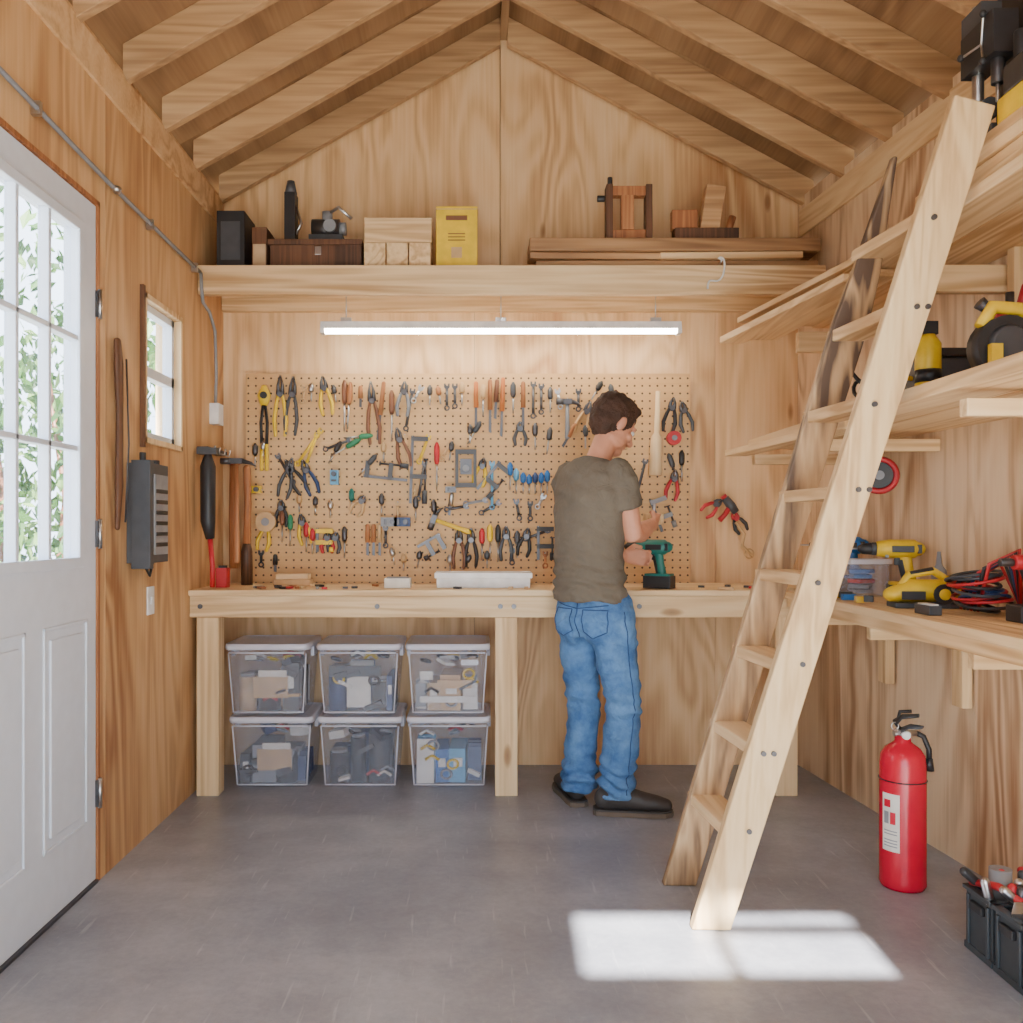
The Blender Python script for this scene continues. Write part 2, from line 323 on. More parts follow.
while y>YF+.05:
    for (xa,xb) in((LX,RIDX-.018),(RX(y)+.05,RIDX+.018)):
        za=roofz(xa); p=[(xa,za),(xb,roofz(xb)),(xb,roofz(xb)+T-.002),(xa,za+T-.002)]
        m.prism(p,y-.038,y,'rafter','XZ')
    y-=.405
m.obj('rafters',bevel=.002,parent=rf)
m=MB(); m.box(RIDX-.018,RIDX+.018,YF,YB-.002,RZ+.05,RZ+T-.01,'sheath'); m.obj('ridge_board',parent=rf)
m=MB(); m.box(LX,LX+.012,YF,YB-.04,2.70,2.835,'plyX'); m.obj('trim_1',bevel=.002)
m=MB(); a,b=1.5,YB-.04
m.prism([(RX(a)-.012,a),(RX(a),a),(RX(b),b),(RX(b)-.012,b)],2.66,2.79,'pineY'); m.obj('trim_2',bevel=.002)
m=MB(); m.box(-15,15,-12,18,-.2,-.105,'ground'); m.obj('ground')
m=MB()
for i in range(11500):
    c=V((random.uniform(-8,-2.0),random.uniform(7.5,11),abs(random.gauss(1.6,1.7))))
    if noise.noise(c*.9)<-.12: continue
    sz=random.uniform(.05,.11); R=Euler((random.uniform(0,6),random.uniform(0,6),random.uniform(0,6))).to_matrix()
    m.add([c+R@V(q)*sz for q in((-1,0,0),(0,-.5,.1),(1,0,0),(0,.5,.1))],[(0,1,2,3)],'leaf')
for i in range(9):
    x=-7.5+i*.65; m.tube([(x,9,-.1),(x+.1,9.1,1.5),(x-.1,9,3)],[.07,.05,.02],'brown',8)
m.obj('garden_shrubs')
# ------------------------------------------------------------------ door
d=empty('door_1',(LX,2.62,0)); m=MB(); X0,X1=LX-.05,LX-.006; A,B=2.19,3.05
wy0,wy1,wz0,wz1=2.33,2.91,1.10,2.17
for (a,b,c,e) in((A,wy0,.012,2.29),(wy1,B,.012,2.29),(wy0,wy1,.012,wz0),(wy0,wy1,wz1,2.29)): m.box(X0,X1,a,b,c,e,'door')
m.obj('slab',parent=d,merge=True)
m=MB()
fr=.028
for (a,b,c,e) in((wy0-fr,wy0+.006,wz0-fr,wz1+fr),(wy1-.006,wy1+fr,wz0-fr,wz1+fr),(wy0,wy1,wz0-fr,wz0+.006),(wy0,wy1,wz1-.006,wz1+fr)): m.box(X1-.001,X1+.012,a,b,c,e,'door')
for i in(1,2):
    yy=wy0+(wy1-wy0)*i/3; m.box(X1-.03,X1+.005,yy-.009,yy+.009,wz0,wz1,'door')
    zz=wz0+(wz1-wz0)*i/3; m.box(X1-.03,X1+.005,wy0,wy1,zz-.009,zz+.009,'door')
for (a,b) in((2.27,2.57),(2.68,2.98)):
    for (o,h) in((0,.006),(.04,.007)):
        a0,b0,c0,e0=a+o,b-o,.22+o,.90-o
        if o==0:
            w=.012
            for q in((a0,a0+w,c0,e0),(b0-w,b0,c0,e0),(a0,b0,c0,c0+w),(a0,b0,e0-w,e0)): m.box(X1-.001,X1+h,*q,'door')
        else: m.box(X1-.001,X1+h,a0,b0,c0,e0,'door')
m.obj('mouldings',bevel=.003,parent=d)
m=MB(); m.box(X0+.02,X0+.024,wy0,wy1,wz0,wz1,'glass'); m.obj('glass',parent=d)
m=MB()
for z in(.30,1.18,1.96):
    m.box(X1,LX+.004,B-.004,B+.022,z-.045,z+.045,'dsteel'); m.cyl((LX+.006,B+.008,z-.05),(LX+.006,B+.008,z+.05),.007,'steel')
m.obj('hinges',parent=d)
m=MB(); m.box(LX-.1,LX+.001,2.17,2.188,0,2.31,'mwood'); m.box(LX-.1,LX+.001,3.054,3.07,0,2.31,'mwood'); m.box(LX-.1,LX+.001,2.17,3.07,2.294,2.31,'mwood')
m.box(LX-.12,LX+.004,2.19,3.05,0,.01,'dsteel')
m.obj('jamb',parent=d)
w=empty('window_1',(LX,3.68,1.53)); m=MB(); a,b,c,e=WH
for q in((a,a+.022,c,e),(b-.022,b,c,e),(a,b,c,c+.022),(a,b,e-.022,e)): m.box(LX-.1,LX+.012,*q,'pineZ')
m.obj('casing',bevel=.002,parent=w); m=MB()
for q in((a+.022,a+.05,c+.022,e-.022),(b-.05,b-.022,c+.022,e-.022),(a+.022,b-.022,c+.022,c+.05),(a+.022,b-.022,e-.05,e-.022),(a+.022,b-.022,1.80,1.84)): m.box(LX-.06,LX-.02,*q,'door')
m.obj('sash',parent=w); m=MB(); m.box(LX-.045,LX-.042,a+.04,b-.04,c+.04,e-.04,'glass'); m.obj('glass',parent=w)
m=MB(); m.box(LX+.0005,LX+.016,a-.028,a-.008,c-.02,e+.02,'dwood'); m.obj('trim_3')
# ------------------------------------------------------------------ top shelf, bench, wing bench, side shelves
m=MB(); SZ=2.41
m.box(LX+.001,1.60,4.14,4.18,2.275,SZ,'pineX'); m.box(LX+.001,1.60,4.18,4.37,SZ-.025,SZ,'pineX'); m.box(LX+.001,1.60,4.373,YB-.001,SZ-.025,SZ,'pineX')
m.box(LX+.001,1.60,YB-.04,YB-.001,2.29,SZ-.025,'pineX')
m.obj('overhead_shelf',bevel=.003)
BT=.923
wb=empty('workbench',(0,4.2,0)); m=MB()
m.box(LX+.001,1.615,4.02,4.056,.80,.897,'pineX')
m.box(LX+.001,1.40,4.0,4.2,.898,BT,'pineX'); m.box(LX+.001,1.55,4.203,4.4,.898,BT,'pineX'); m.box(LX+.001,1.6,4.403,YB-.001,.898,BT,'pineX')
m.obj('top',bevel=.003,parent=wb); m=MB()
for x in(-1.21,.127,1.38): m.box(x-.05,x+.05,4.025,4.115,0,.80,'pineZ')
m.obj('legs',bevel=.004,parent=wb); m=MB()
for x in(-1.24,-.45,.1,.16,.72): m.cyl((x,4.012,.85),(x,4.021,.85),.011,'dsteel')
m.obj('bolts',parent=wb)
ws=empty('side_workbench',(1.5,2.6,.8)); m=MB(); z0=.872
def skew(m,xf,y0,y1,z0,z1,k,gap=.001): m.prism([(xf,y0),(RX(y0)-gap,y0),(RX(y1)-gap,y1),(xf,y1)],z0,z1,k)
m.prism([(1.37,1.3),(1.50,1.3),(1.50,4.0),(1.345,4.0)],z0+.02,BT,'pineY'); m.prism([(1.503,1.3),(RX(1.3)-.002,1.3),(RX(4.0)-.002,4.0),(1.503,4.0)],z0+.02,BT,'pineY')
m.box(1.37,1.395,1.3,3.99,.85,z0+.02,'pineY')
m.obj('top',bevel=.003,parent=ws); m=MB()
for y in(3.67,3.17,2.5,1.8):
    x=RX(y); m.box(x-.045,x-.008,y-.035,y+.035,.57,.868,'pineZ'); m.box(1.40,x-.01,y+.04,y+.075,.80,.868,'pineX')
m.obj('cleats',bevel=.003,parent=ws)
us=empty('upper_side_shelf',(1.5,2.6,2.1)); m=MB()
m.box(1.355,1.50,1.3,4.02,2.10,2.135,'pineY'); skew(m,1.503,1.3,4.06,2.10,2.135,'pineY')
m.beam((1.18,4.2,2.075),(1.33,3.15,2.075),.11,.03,'pineY',(0,0,1)); m.beam((1.32,4.16,2.08),(1.38,3.1,2.08),.12,.025,'pineY',(0,0,1)); m.beam((1.25,4.13,2.15),(1.42,3.05,2.15),.13,.025,'pineY',(0,0,1))
m.obj('planks',bevel=.003,parent=us); m=MB()
for y in(3.95,2.95,1.9): m.box(1.40,RX(y)-.005,y-.02,y+.02,1.97,2.058,'pineX')
m.obj('arms',bevel=.003,parent=us); m=MB()
for y in(2.93,1.88):
    x=RX(y); m.box(x-.04,x-.002,y-.06,y-.022,1.88,2.098,'pineZ')
m.obj('struts',parent=us)
m=MB()
for i,(x0,x1,y0,y1) in enumerate(((1.385,1.50,1.3,3.0),(1.40,1.51,1.4,2.95),(1.388,1.49,1.3,2.86),(1.40,1.50,1.35,2.78))): m.box(x0,x1,y0,y1,2.1365+i*.038,2.1735+i*.038,'pineY')
m.obj('lumber_stack',bevel=.003)
ls=empty('lower_side_shelf',(1.5,2.6,1.5)); m=MB()
m.box(1.23,1.42,1.3,4.10,1.56,1.60,'pineY'); skew(m,1.423,1.3,4.14,1.56,1.60,'pineY'); m.beam((1.19,4.16,1.545),(1.27,3.0,1.545),.1,.028,'pineY',(0,0,1))
m.obj('planks',bevel=.003,parent=ls); m=MB()
for y in(4.05,3.35,2.3): m.box(1.24,RX(y)-.005,y-.02,y+.02,1.485,1.53,'pineX')
m.obj('arms',bevel=.003,parent=ls)
m=MB(); m.box(-1.165,1.065,4.515,4.523,BT+.002,1.975,'peg'); m.box(-1.15,1.05,4.523,YB-.001,1.9,1.95,'pineX'); m.box(-1.15,1.05,4.523,YB-.001,.95,1.0,'pineX'); m.obj('pegboard')
def fixture(name,x0,x1,y,z,k,hang):
    e=empty(name,((x0+x1)/2,y,z)); m=MB()
    m.prism([(y-.03,z),(y+.03,z),(y+.022,z+.035),(y-.022,z+.035)],x0,x1,'white','YZ'); m.obj('housing',bevel=.002,parent=e)
    m=MB(); m.prism([(y-.026,z-.001),(y+.026,z-.001),(y+.018,z-.018),(y-.018,z-.018)],x0+.02,x1-.02,k,'YZ'); m.obj('diffuser',parent=e)
    m=MB(); m.box(x0,x0+.02,y-.03,y+.03,z-.022,z,'white'); m.box(x1-.02,x1,y-.03,y+.03,z-.022,z,'white')
    for q in(.07,.5,.93):
        x=x0+(x1-x0)*q; m.cyl((x,y,z+.03),(x,y,hang),.003,'steel'); m.rbox((x,y,z+.045),(.05,.03,.02),'steel')
    m.obj('hangers',parent=e)
fixture('led_shop_light',-.755,.975,4.33,2.155,'tube',2.384)
fixture('added_fill_light',-.5,.8,.9,3.0,'fill_tube',3.35)  # added unseen fixture behind the camera, fills the room with light
# ------------------------------------------------------------------ storage bins
def bin_(x,y,z,seed):
    rnd=random.Random(seed+30); W,Dp,H=.385,.36,.335
    e=empty('storage_bin',(x,y+Dp/2,z)); m=MB()
    def ring(w,dd,zz,cr=.03):
        r=[]
        for (sx,sy,a0) in((1,1,0),(-1,1,90),(-1,-1,180),(1,-1,270)):
            for q in(0,30,60,90):
                a=math.radians(a0+q); r.append((x+sx*(w/2-cr)+cr*math.cos(a),y+Dp/2+sy*(dd/2-cr)+cr*math.sin(a),z+zz))
        return r
    m.loft([ring(W-.06,Dp-.07,.002),ring(W-.02,Dp-.03,H-.045),ring(W-.004,Dp-.004,H-.04),ring(W-.004,Dp-.004,H-.025)],'clear',caps=False); m.add(ring(W-.06,Dp-.07,.002),[tuple(range(16))],'clear')
    m.tube([(x-W/2+.03,y+.034,z+.012),(x+W/2-.03,y+.034,z+.012)],.003,'lid',6)
    for sx in(-1,1): m.tube([(x+sx*(W/2-.032),y+.036,z+.01),(x+sx*(W/2-.014),y+.017,z+H-.05)],.0035,'lid',6)
    m.obj('body',parent=e); m=MB()
    m.loft([ring(W,Dp,H-.032),ring(W+.006,Dp+.006,H-.02),ring(W,Dp,H-.006),ring(W-.03,Dp-.03,H-.004),ring(W-.035,Dp-.035,H-.010)],'lid')
    for sx in(-1,1): m.rbox((x+sx*(W/2-.005),y+Dp/2,z+H-.05),(.016,.10,.05),'lid')
    m.tube([(x-W/2+.02,y-.001,z+H-.045),(x+W/2-.02,y-.001,z+H-.045)],.004,'lid',6)
    m.obj('lid',parent=e); m=MB()
    pal=[['card','dgrey','tan','black'],['dblue','grey','dgrey','tote'],['card','dgrey','grey','tan'],['black','dgrey','dblue','tote']][seed%4]
    if seed==5: pal=['lblue','blue','lblue','dblue']
    xa,xb,ya,yb,z0=x-.155,x+.155,y+.055,y+.30,z+.008
    xx=xa
    while xx<xb-.02:
        ww=min(rnd.uniform(.05,.12),xb-xx); h=rnd.uniform(.13,.23); kk=rnd.choice(pal); t=rnd.random()
        if t<.35: m.rbox((xx+ww/2,(ya+yb)/2,z0+h/2),(ww-.006,.22,h-.01),kk,(0,0,rnd.uniform(-.05,.05))); m.rbox((xx+ww/2,ya+.008,z0+h*.6),(ww*.5,.004,h*.25),'paper')
        elif t<.65:
            r=min(ww/2-.003,.05); m.cyl((xx+ww/2,ya+.05,z0),(xx+ww/2,ya+.05,z0+h),r,kk); m.cyl((xx+ww/2,ya+.05,z0+h),(xx+ww/2,ya+.05,z0+h+.015),r*.8,'grey'); m.rbox((xx+ww/2,yb-.06,z0+h/2),(ww-.006,.10,h),rnd.choice(pal))
        else:
            for j in range(5): m.rbox((xx+ww/2,ya+.02+j*.045,z0+h*.5),(ww-.008,.006+.01*rnd.random(),h*rnd.uniform(.7,1)),rnd.choice([kk,kk,'paper']),(rnd.uniform(-.15,.15),0,0))
        xx+=ww
    for j in range(16):
        px,py=rnd.uniform(xa+.03,xb-.03),rnd.uniform(ya+.0,yb-.04); t=rnd.random(); zz=z0+(.225+rnd.uniform(0,.03) if j<10 else rnd.uniform(.03,.2))
        if j>=10: py=ya-.002
        if t<.35: m.rbox((px,py,zz),(rnd.uniform(.04,.09),rnd.uniform(.01,.05) if j>=10 else .07,rnd.uniform(.01,.04)),rnd.choice(pal+['paper']),(rnd.uniform(-.2,.2),rnd.uniform(-.5,.5),rnd.uniform(0,3) if j<10 else 0))
        elif t<.7: m.tube([(px-.03,py,zz),(px,py,zz+.02),(px+.035,py,zz)],.007,rnd.choice(['black','red','grey','paper','yellow']),8)
        else: m.torus((px,py,zz),.024,.006,rnd.choice(['black','yellow','grey']),axis=(rnd.uniform(-.3,.3),.4 if j<10 else 3,1),seg=16,rs=6)
    yf=y+.030
    if seed in(0,1): m.rbox((x+.01,yf+.012,z+.125),(.16,.004,.10),'card',(.1,0,0)); m.rbox((x+.02,yf+.006,z+.18),(.13,.003,.05),'paper',(.1,0,0))
    if seed==2: m.rbox((x+.03,yf+.012,z+.14),(.16,.004,.04),'tan',(.1,0,0)); m.rbox((x-.10,yf+.012,z+.18),(.06,.004,.04),'paper',(.1,0,0)); m.rbox((x+.10,yf+.01,z+.24),(.08,.004,.025),'white',(.1,0,0)); m.rbox((x+.0,yf+.01,z+.07),(.26,.004,.03),'paper',(.1,0,0))
    if seed==3: m.rbox((x-.02,yf+.012,z+.20),(.24,.004,.05),'dgrey',(.1,0,0))
    m.obj('contents',parent=e)
for c,x in enumerate((-.965,-.545,-.135)):
    bin_(x+(.012 if c==0 else 0),4.13,0.001,[1,7,5][c]); bin_(x-.004,4.12,.338,[0,3,2][c])
# ------------------------------------------------------------------ ladder
lad=empty('wooden_ladder',(1.0,2.8,0))
na,nb=V((.695,2.70,0)),V((1.335,2.43,2.35)); fa,fb=V((.675,3.03,0)),V((1.295,2.76,2.33))
def rail(a,b,w,t,k,jag):
    m=MB(); d=(b-a).normalized(); sd=V((0,1,0)); sd=(sd-d*sd.dot(d)).normalized(); u=d.cross(sd); n=14; rings=[]
    for i in range(n+1):
        q=i/n; c=a.lerp(b,q); ww=w*(1+.03*math.sin(q*9))
        if jag and i>=n-2: ww*= (.75,.42,.12)[i-(n-2)]; c=c+u*(w*.1*(i-n+2))
        ring=[c+sd*(s1*t/2)+u*(s2*ww/2) for s1,s2 in((-1,-1),(1,-1),(1,1),(-1,1))]
        if i==0: ring=[V((p.x-d.x/d.z*(p.z-.001),p.y-d.y/d.z*(p.z-.001),0.001)) for p in ring]
        rings.append(ring)
    m.loft(rings,k,sm=False); m.obj('rail',bevel=.005,parent=lad)
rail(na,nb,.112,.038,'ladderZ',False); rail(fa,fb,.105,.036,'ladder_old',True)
m=MB(); m2=MB()
for i in range(8):
    z=.30+.25*i
    p=na.lerp(nb,z/nb.z); q=fa.lerp(fb,min(1,z/fb.z))
    dr=(q-p).normalized(); p2=p+dr*.018; q2=q+dr*.03
    m.beam(p2,q2,.036,.10,'pineY',(1,0,.0))
    s=-.015 if i%2 else .02; m2.cyl(p+V((s,-.026,s*.4)),p+V((s,-.016,s*.4)),.0075,'dsteel')
    if i in(1,4,6): m2.cyl(p+V((s+.03,-.026,s*.4)),p+V((s+.03,-.016,s*.4)),.0075,'dsteel')
m.obj('rungs',bevel=.004,parent=lad); m2.obj('bolts',parent=lad)
# ------------------------------------------------------------------ fire extinguisher
cx,cy=1.425,3.02
e=empty('fire_extinguisher',(cx,cy,0)); m=MB()
prof=[(.0,.068),(.012,.074),(.03,.073),(.41,.073),(.44,.069),(.462,.055),(.478,.033),(.485,.026),(.505,.024)]
m.tube([(cx,cy,z+.001) for z,r in prof],[r for z,r in prof],'extred',32,ref=(1,0,0)); m.obj('cylinder',parent=e)
m=MB(); m.cyl((cx,cy,.5),(cx,cy,.525),.022,'steel'); m.cyl((cx-.03,cy,.512),(cx+.045,cy,.512),.01,'steel')
m.tube([(cx-.01,cy,.528),(cx-.03,cy-.01,.55),(cx-.02,cy-.04,.575),(cx+.02,cy-.07,.585)],[(.013,.006)]*4,'black',10,ref=(0,1,0))
m.tube([(cx-.01,cy,.52),(cx+.0,cy-.05,.545),(cx+.02,cy-.09,.55)],[(.012,.005)]*3,'dgrey',10,ref=(0,1,0))
m.tube([(cx-.02,cy,.54),(cx+.0,cy+.02,.58),(cx+.03,cy,.585)],.006,'black',8)
m.tube([(cx+.045,cy,.512),(cx+.07,cy,.50),(cx+.083,cy-.01,.46),(cx+.082,cy-.015,.42)],.009,'black',10); m.cyl((cx+.082,cy-.015,.43),(cx+.082,cy-.015,.39),.011,'black',.015)
m.torus((cx-.035,cy-.02,.54),.012,.002,'steel',axis=(0,1,0)); m.cyl((cx,cy-.018,.51),(cx,cy-.03,.51),.014,'white'); m.torus((cx,cy,.36),.0745,.002,'black',axis=(0,0,1),seg=32,rs=6)
m.obj('valve_and_hose',parent=e); m=MB()
def arc(z0,z1,a0,a1,r,k):
    n=10; b=[(cx+r*math.cos(math.radians(a0+(a1-a0)*i/n)),cy+r*math.sin(math.radians(a0+(a1-a0)*i/n))) for i in range(n+1)]
    m.add([(x,y,z0) for x,y in b]+[(x,y,z1) for x,y in b],[(i,i+1,n+2+i,n+1+i) for i in range(n)],k,True)
arc(.13,.32,190,238,.0738,'paper')
for z in(.145,.155,.165,.185,.195): arc(z,z+.004,196,232,.0741,'grey')
arc(.275,.30,196,215,.0741,'extred'); arc(.22,.26,196,210,.0741,'grey'); arc(.22,.26,214,228,.0741,'extred')
m.obj('label',parent=e)
# ------------------------------------------------------------------ tools
def at(px,py,Y): return V(((px-478)*Y/900,Y,1.2-(py-528)*Y/900))
PEGY=4.505
def T_screw(m,L,c,c2='steel'):
    h=L*.45; m.tube([(0,0,0),(0,0,-h*.15),(0,0,-h*.8),(0,0,-h)],[.008,.014,.014,.009],c,10,ref=(1,0,0),rs=True); m.cyl((0,0,-h),(0,0,-L),.0045,c2,.004,8)
def T_pliers(m,L,c,c2='dsteel'):
    j=L*.32
    for s in(-1,1):
        m.tube([(s*.002,0,0),(s*.011,0,-j*.5),(s*.010,0,-j)],[(.003,.006),(.008,.007),(.012,.008)],c2,8,ref=(1,0,0))
        m.tube([(s*.008,0,-j*.9),(s*.02,0,-j*1.5),(s*.030,0,-L*.75),(s*.024,0,-L)],[.006,.009,.010,.008],c,8,ref=(1,0,0),re=True)
    m.cyl((0,-.012,-j),(0,.01,-j),.014,c2)
def T_hammer(m,L,c,c2='dsteel'):
    m.tube([(0,0,-.01),(0,0,-L*.5),(0,0,-L)],[(.009,.007),(.010,.008),(.013,.010)],c,10,ref=(1,0,0),re=True)
    m.cyl((-.055,0,-.02),(-.02,0,-.02),.016,c2); m.rbox((0,0,-.02),(.045,.026,.026),c2); m.tube([(.02,0,-.02),(.05,0,-.03),(.07,0,-.045)],[(.012,.011),(.008,.012),(.002,.012)],c2,8,ref=(0,0,1))
def T_wrench(m,L,c,c2='steel'):
    m.tube([(0,0,-.02),(0,0,-L+.02)],[(.007,.003)]*2,c,8,ref=(1,0,0)); m.torus((0,0,-L+.012),.011,.004,c,seg=16,rs=6)
    m.prism([(-.014,.004),(-.006,.004),(-.006,-.008),(.006,-.008),(.006,.004),(.014,.004),(.014,-.014),(.006,-.024),(-.006,-.024),(-.014,-.014)],-.004,.004,c,'XZ')
def T_clamp(m,L,c,c2='dsteel'):
    m.rbox((0,0,-L/2),(.014,.008,L),c2); m.rbox((.035,0,-.015),(.085,.016,.022),c); m.rbox((.035,0,-L*.6),(.085,.018,.022),c)
    m.cyl((.07,0,-L*.35),(.07,0,-L*.85),.005,c2); m.cyl((.07,0,-L*.8),(.07,0,-L),.013,c); m.cyl((.07,0,-L*.33),(.07,0,-L*.36),.012,c2)
def T_square(m,L,c,c2='dsteel'):
    for a,b,z0,z1 in((-L*.28,-L*.2,-L,0),(L*.2,L*.28,-L,0),(-L*.2,L*.2,-L*.12,0),(-L*.2,L*.2,-L,-L*.88)): m.box(a,b,-.012,.008,z0,z1,c)
    m.rbox((0,0,-L*.45),(L*.3,.02,L*.4),c2); m.cyl((0,-.03,-L*.5),(0,.0,-L*.5),L*.09,'grey')
def T_chisel(m,L,c,c2='steel'):
    m.tube([(0,0,0),(0,0,-L*.55)],[.011,.012],c,10,ref=(1,0,0),rs=True); m.prism([(-.006,-L*.55),(.006,-L*.55),(.007,-L),(-.007,-L*.97)],-.002,.002,'dsteel','XZ')
def T_mallet(m,L,c,c2='mwood'):
    m.tube([(0,0,0),(0,0,-L*.5),(0,0,-L*.55),(0,0,-L)],[.012,.014,.03,.033],c,14,ref=(1,0,0))
def T_snips(m,L,c,c2='dsteel'):
    m.tube([(0,0,-.01),(0,0,-.05),(0,0,-.10)],[(.016,.012),(.034,.013),(.018,.01)],c,14,ref=(1,0,0),rs=True)
    m.cyl((0,-.018,-.05),(0,.0,-.05),.018,'black')
    for s in(-1,1): m.tube([(s*.005,0,-.09),(s*.016,0,-L*.45),(s*.012,0,-L*.7)],[.007,.008,.008],'black',8); m.tube([(s*.012,0,-L*.7),(s*.013,0,-L)],[.009,.009],c,8,re=True)
def T_spool(m,L,c,c2='grey'):
    m.cyl((0,-.03,-L/2),(0,.005,-L/2),L*.5,c); m.cyl((0,-.034,-L/2),(0,-.03,-L/2),L*.2,c2)
def T_plane(m,L,c,c2='dsteel'):
    m.rbox((0,-.015,-L*.5),(L*.5,.035,L*.9),c); m.cyl((0,-.03,-L*.3),(0,-.055,-L*.3),.012,c2); m.rbox((0,-.03,-L*.7),(L*.3,.03,L*.12),c2)
KN=dict(s=('screwdriver',T_screw),p=('pliers',T_pliers),h=('hammer',T_hammer),w=('wrench',T_wrench),c=('bar_clamp',T_clamp),q=('sander_frame',T_square),k=('wood_chisel',T_chisel),m=('wooden_mallet',T_mallet),n=('bolt_cutter',T_snips),o=('tape_reel',T_spool),b=('block_plane',T_plane))
TL=[('n',265,386,84,'yellow',0),('p',281,376,60,'yellow',0),('p',294,377,58,'dgrey',3),('p',323,377,38,'yellow',-8),('s',345,382,50,'brown',0),('s',351,384,46,'mwood',4),
('p',371,382,62,'brown',-4),('k',384,384,58,'mwood',6),('s',392,392,50,'brown',0),('p',405,382,34,'grey',4),('w',413,390,42,'dsteel',10),('w',447,385,26,'dsteel',0),('w',455,385,24,'dsteel',0),
('s',462,384,22,'tan',0),('k',476,384,44,'orange',0),('k',490,382,52,'mwood',0),('k',497,382,38,'brown',3),('k',503,380,58,'orange',2),('s',513,384,30,'dgrey',0),('k',523,384,44,'mwood',0),('w',533,383,36,'dsteel',0),('w',541,385,30,'dsteel',0),('s',483,386,30,'tan',0),
('h',567,398,40,'grey',0),('w',578,390,22,'dsteel',0),('p',590,402,34,'tan',20),('m',657,392,84,'pineZ',2),('p',673,398,34,'black',10),('p',681,402,30,'dgrey',-12),('o',672,432,14,'red',0),
('p',286,460,38,'black',-30),('p',293,458,40,'dgrey',14),('w',278,455,34,'dsteel',-30),('p',303,460,36,'dblue',-20),('w',322,430,44,'yellow',35),('w',318,434,38,'yellow',20),('b',336,470,16,'lblue',0),('w',352,440,30,'dsteel',70),
('s',360,440,34,'green',60),('c',364,476,44,'dgrey',-84),('s',372,436,28,'green',85),('p',397,428,40,'brown',-14),('w',405,434,62,'tan',-8),('c',413,436,68,'dgrey',2),('w',429,436,30,'yellow',20),('s',437,444,46,'red',0),('w',425,462,40,'dsteel',10),
('q',466,450,38,'dgrey',0),('p',484,458,28,'yellow',12),('w',492,462,48,'lblue',0),('c',500,462,36,'dgrey',40),('s',510,464,26,'blue',0),('s',516,470,24,'lblue',0),('s',523,474,20,'blue',0),('s',529,476,18,'blue',0),('s',535,474,20,'dblue',0),('s',541,474,20,'blue',0),('s',547,472,22,'blue',0),('w',487,500,24,'grey',80),('w',500,502,24,'dsteel',60),
('s',352,490,24,'teal',0),('s',376,456,26,'dgrey',40),('b',457,490,12,'grey',90),
('b',264,490,14,'yellow',90),('o',268,512,20,'tan',0),('p',268,520,30,'yellow',10),('s',283,512,30,'brown',0),('s',291,516,30,'green',0),('p',301,514,30,'yellow',-12),('s',307,524,28,'red',0),('s',313,530,24,'red',0),('c',318,528,24,'yellow',0),('p',328,532,20,'red',0),('p',337,532,20,'dgrey',10),('s',345,528,30,'dsteel',0),
('k',368,526,30,'mwood',0),('k',374,526,30,'mwood',0),('k',380,526,30,'tan',0),('w',386,526,22,'dsteel',0),('b',399,522,18,'grey',90),('b',412,522,18,'dblue',90),('h',430,518,42,'yellow',-70),('c',440,534,26,'dsteel',60),
('p',459,528,40,'brown',0),('p',471,528,38,'black',0),('s',482,530,30,'red',0),('s',490,526,34,'yellow',0),('s',498,526,36,'black',0),('p',506,526,34,'dgrey',0),('s',517,532,26,'dgrey',0),('p',528,528,28,'black',12),('c',538,526,34,'black',0),('w',549,530,28,'dsteel',70),('p',557,526,20,'black',-50),
('w',468,506,24,'dsteel',80),('p',675,470,30,'red',10),('w',645,460,40,'dsteel',14),('s',668,455,30,'dgrey',-20),('c',650,500,34,'grey',-20),('s',681,452,30,'black',0)]
# extra small steel tools filling the board
ex=random.Random(4)
for y0,xx in((386,(305,312,334,361,422,430,438,550,557,601,610)),(442,(256,264,341,384,450,452)),(498,(282,300,316,331,365,382,398,416,434,452,516,530,544)),(552,(262,276,392,404,420,450,470,487,512,545)),(425,(470,480,520,535,550,575,585))):
    for x in xx: TL.append((ex.choice('wwsskp'),x,y0+ex.randint(-3,4),ex.randint(16,26) if y0!=552 else 16,ex.choice(['steel','dsteel','dsteel','dgrey','black','tan','mwood']),ex.choice([0,0,0,8,-10,30])))
for kd,px,py,L,c,ang in TL:
    nm,fn=KN[kd]; m=MB(); p=at(px,py,PEGY); p.y=PEGY-.028 if kd in 'oqbm' else PEGY-.018
    if kd in 'ob': p.y=PEGY-.03
    m.M=Matrix.Translation(p)@Matrix.Rotation(math.radians(ang),4,'Y')
    fn(m,L*4.48/900,c)
    m.tube([(0,-.006,-.004),(0,.012,-.006),(0,.026,-.006)],.0025,'steel',6)
    m.obj(nm)
m=MB(); m.box(LX+.001,LX+.05,4.13,4.45,1.555,1.575,'dsteel')
for y in(4.16,4.24,4.33,4.41): m.tube([(LX+.04,y,1.56),(LX+.07,y,1.55),(LX+.075,y,1.58)],.005,'steel',6)
m.obj('wall_tool_rack')
def hang(name,p,kd,L,c,c2,rz):
    m=MB(); m.M=Matrix.Translation(V(p))@Matrix.Rotation(rz,4,'Z')@Matrix.Scale(1.35,4,(1,0,0)); KN[kd][1](m,L,c,c2); m.obj(name)
m=MB(); m.M=Matrix.Translation((LX+.06,4.10,1.53)); m.tube([(0,0,0),(.0,0,-.05),(.0,0,-.30),(.01,0,-.38)],[.018,.036,.034,.02],'black',12,ref=(1,0,0),rs=True); m.tube([(.01,0,-.38),(.02,0,-.5),(.02,0,-.6)],[(.012,.01)]*3,'red',8,ref=(1,0,0)); m.rbox((.0,0,.02),(.09,.05,.03),'dgrey'); m.obj('pruning_saw')
hang('claw_hammer',(LX+.135,4.30,1.54),'h',.50,'mwood','dsteel',0)
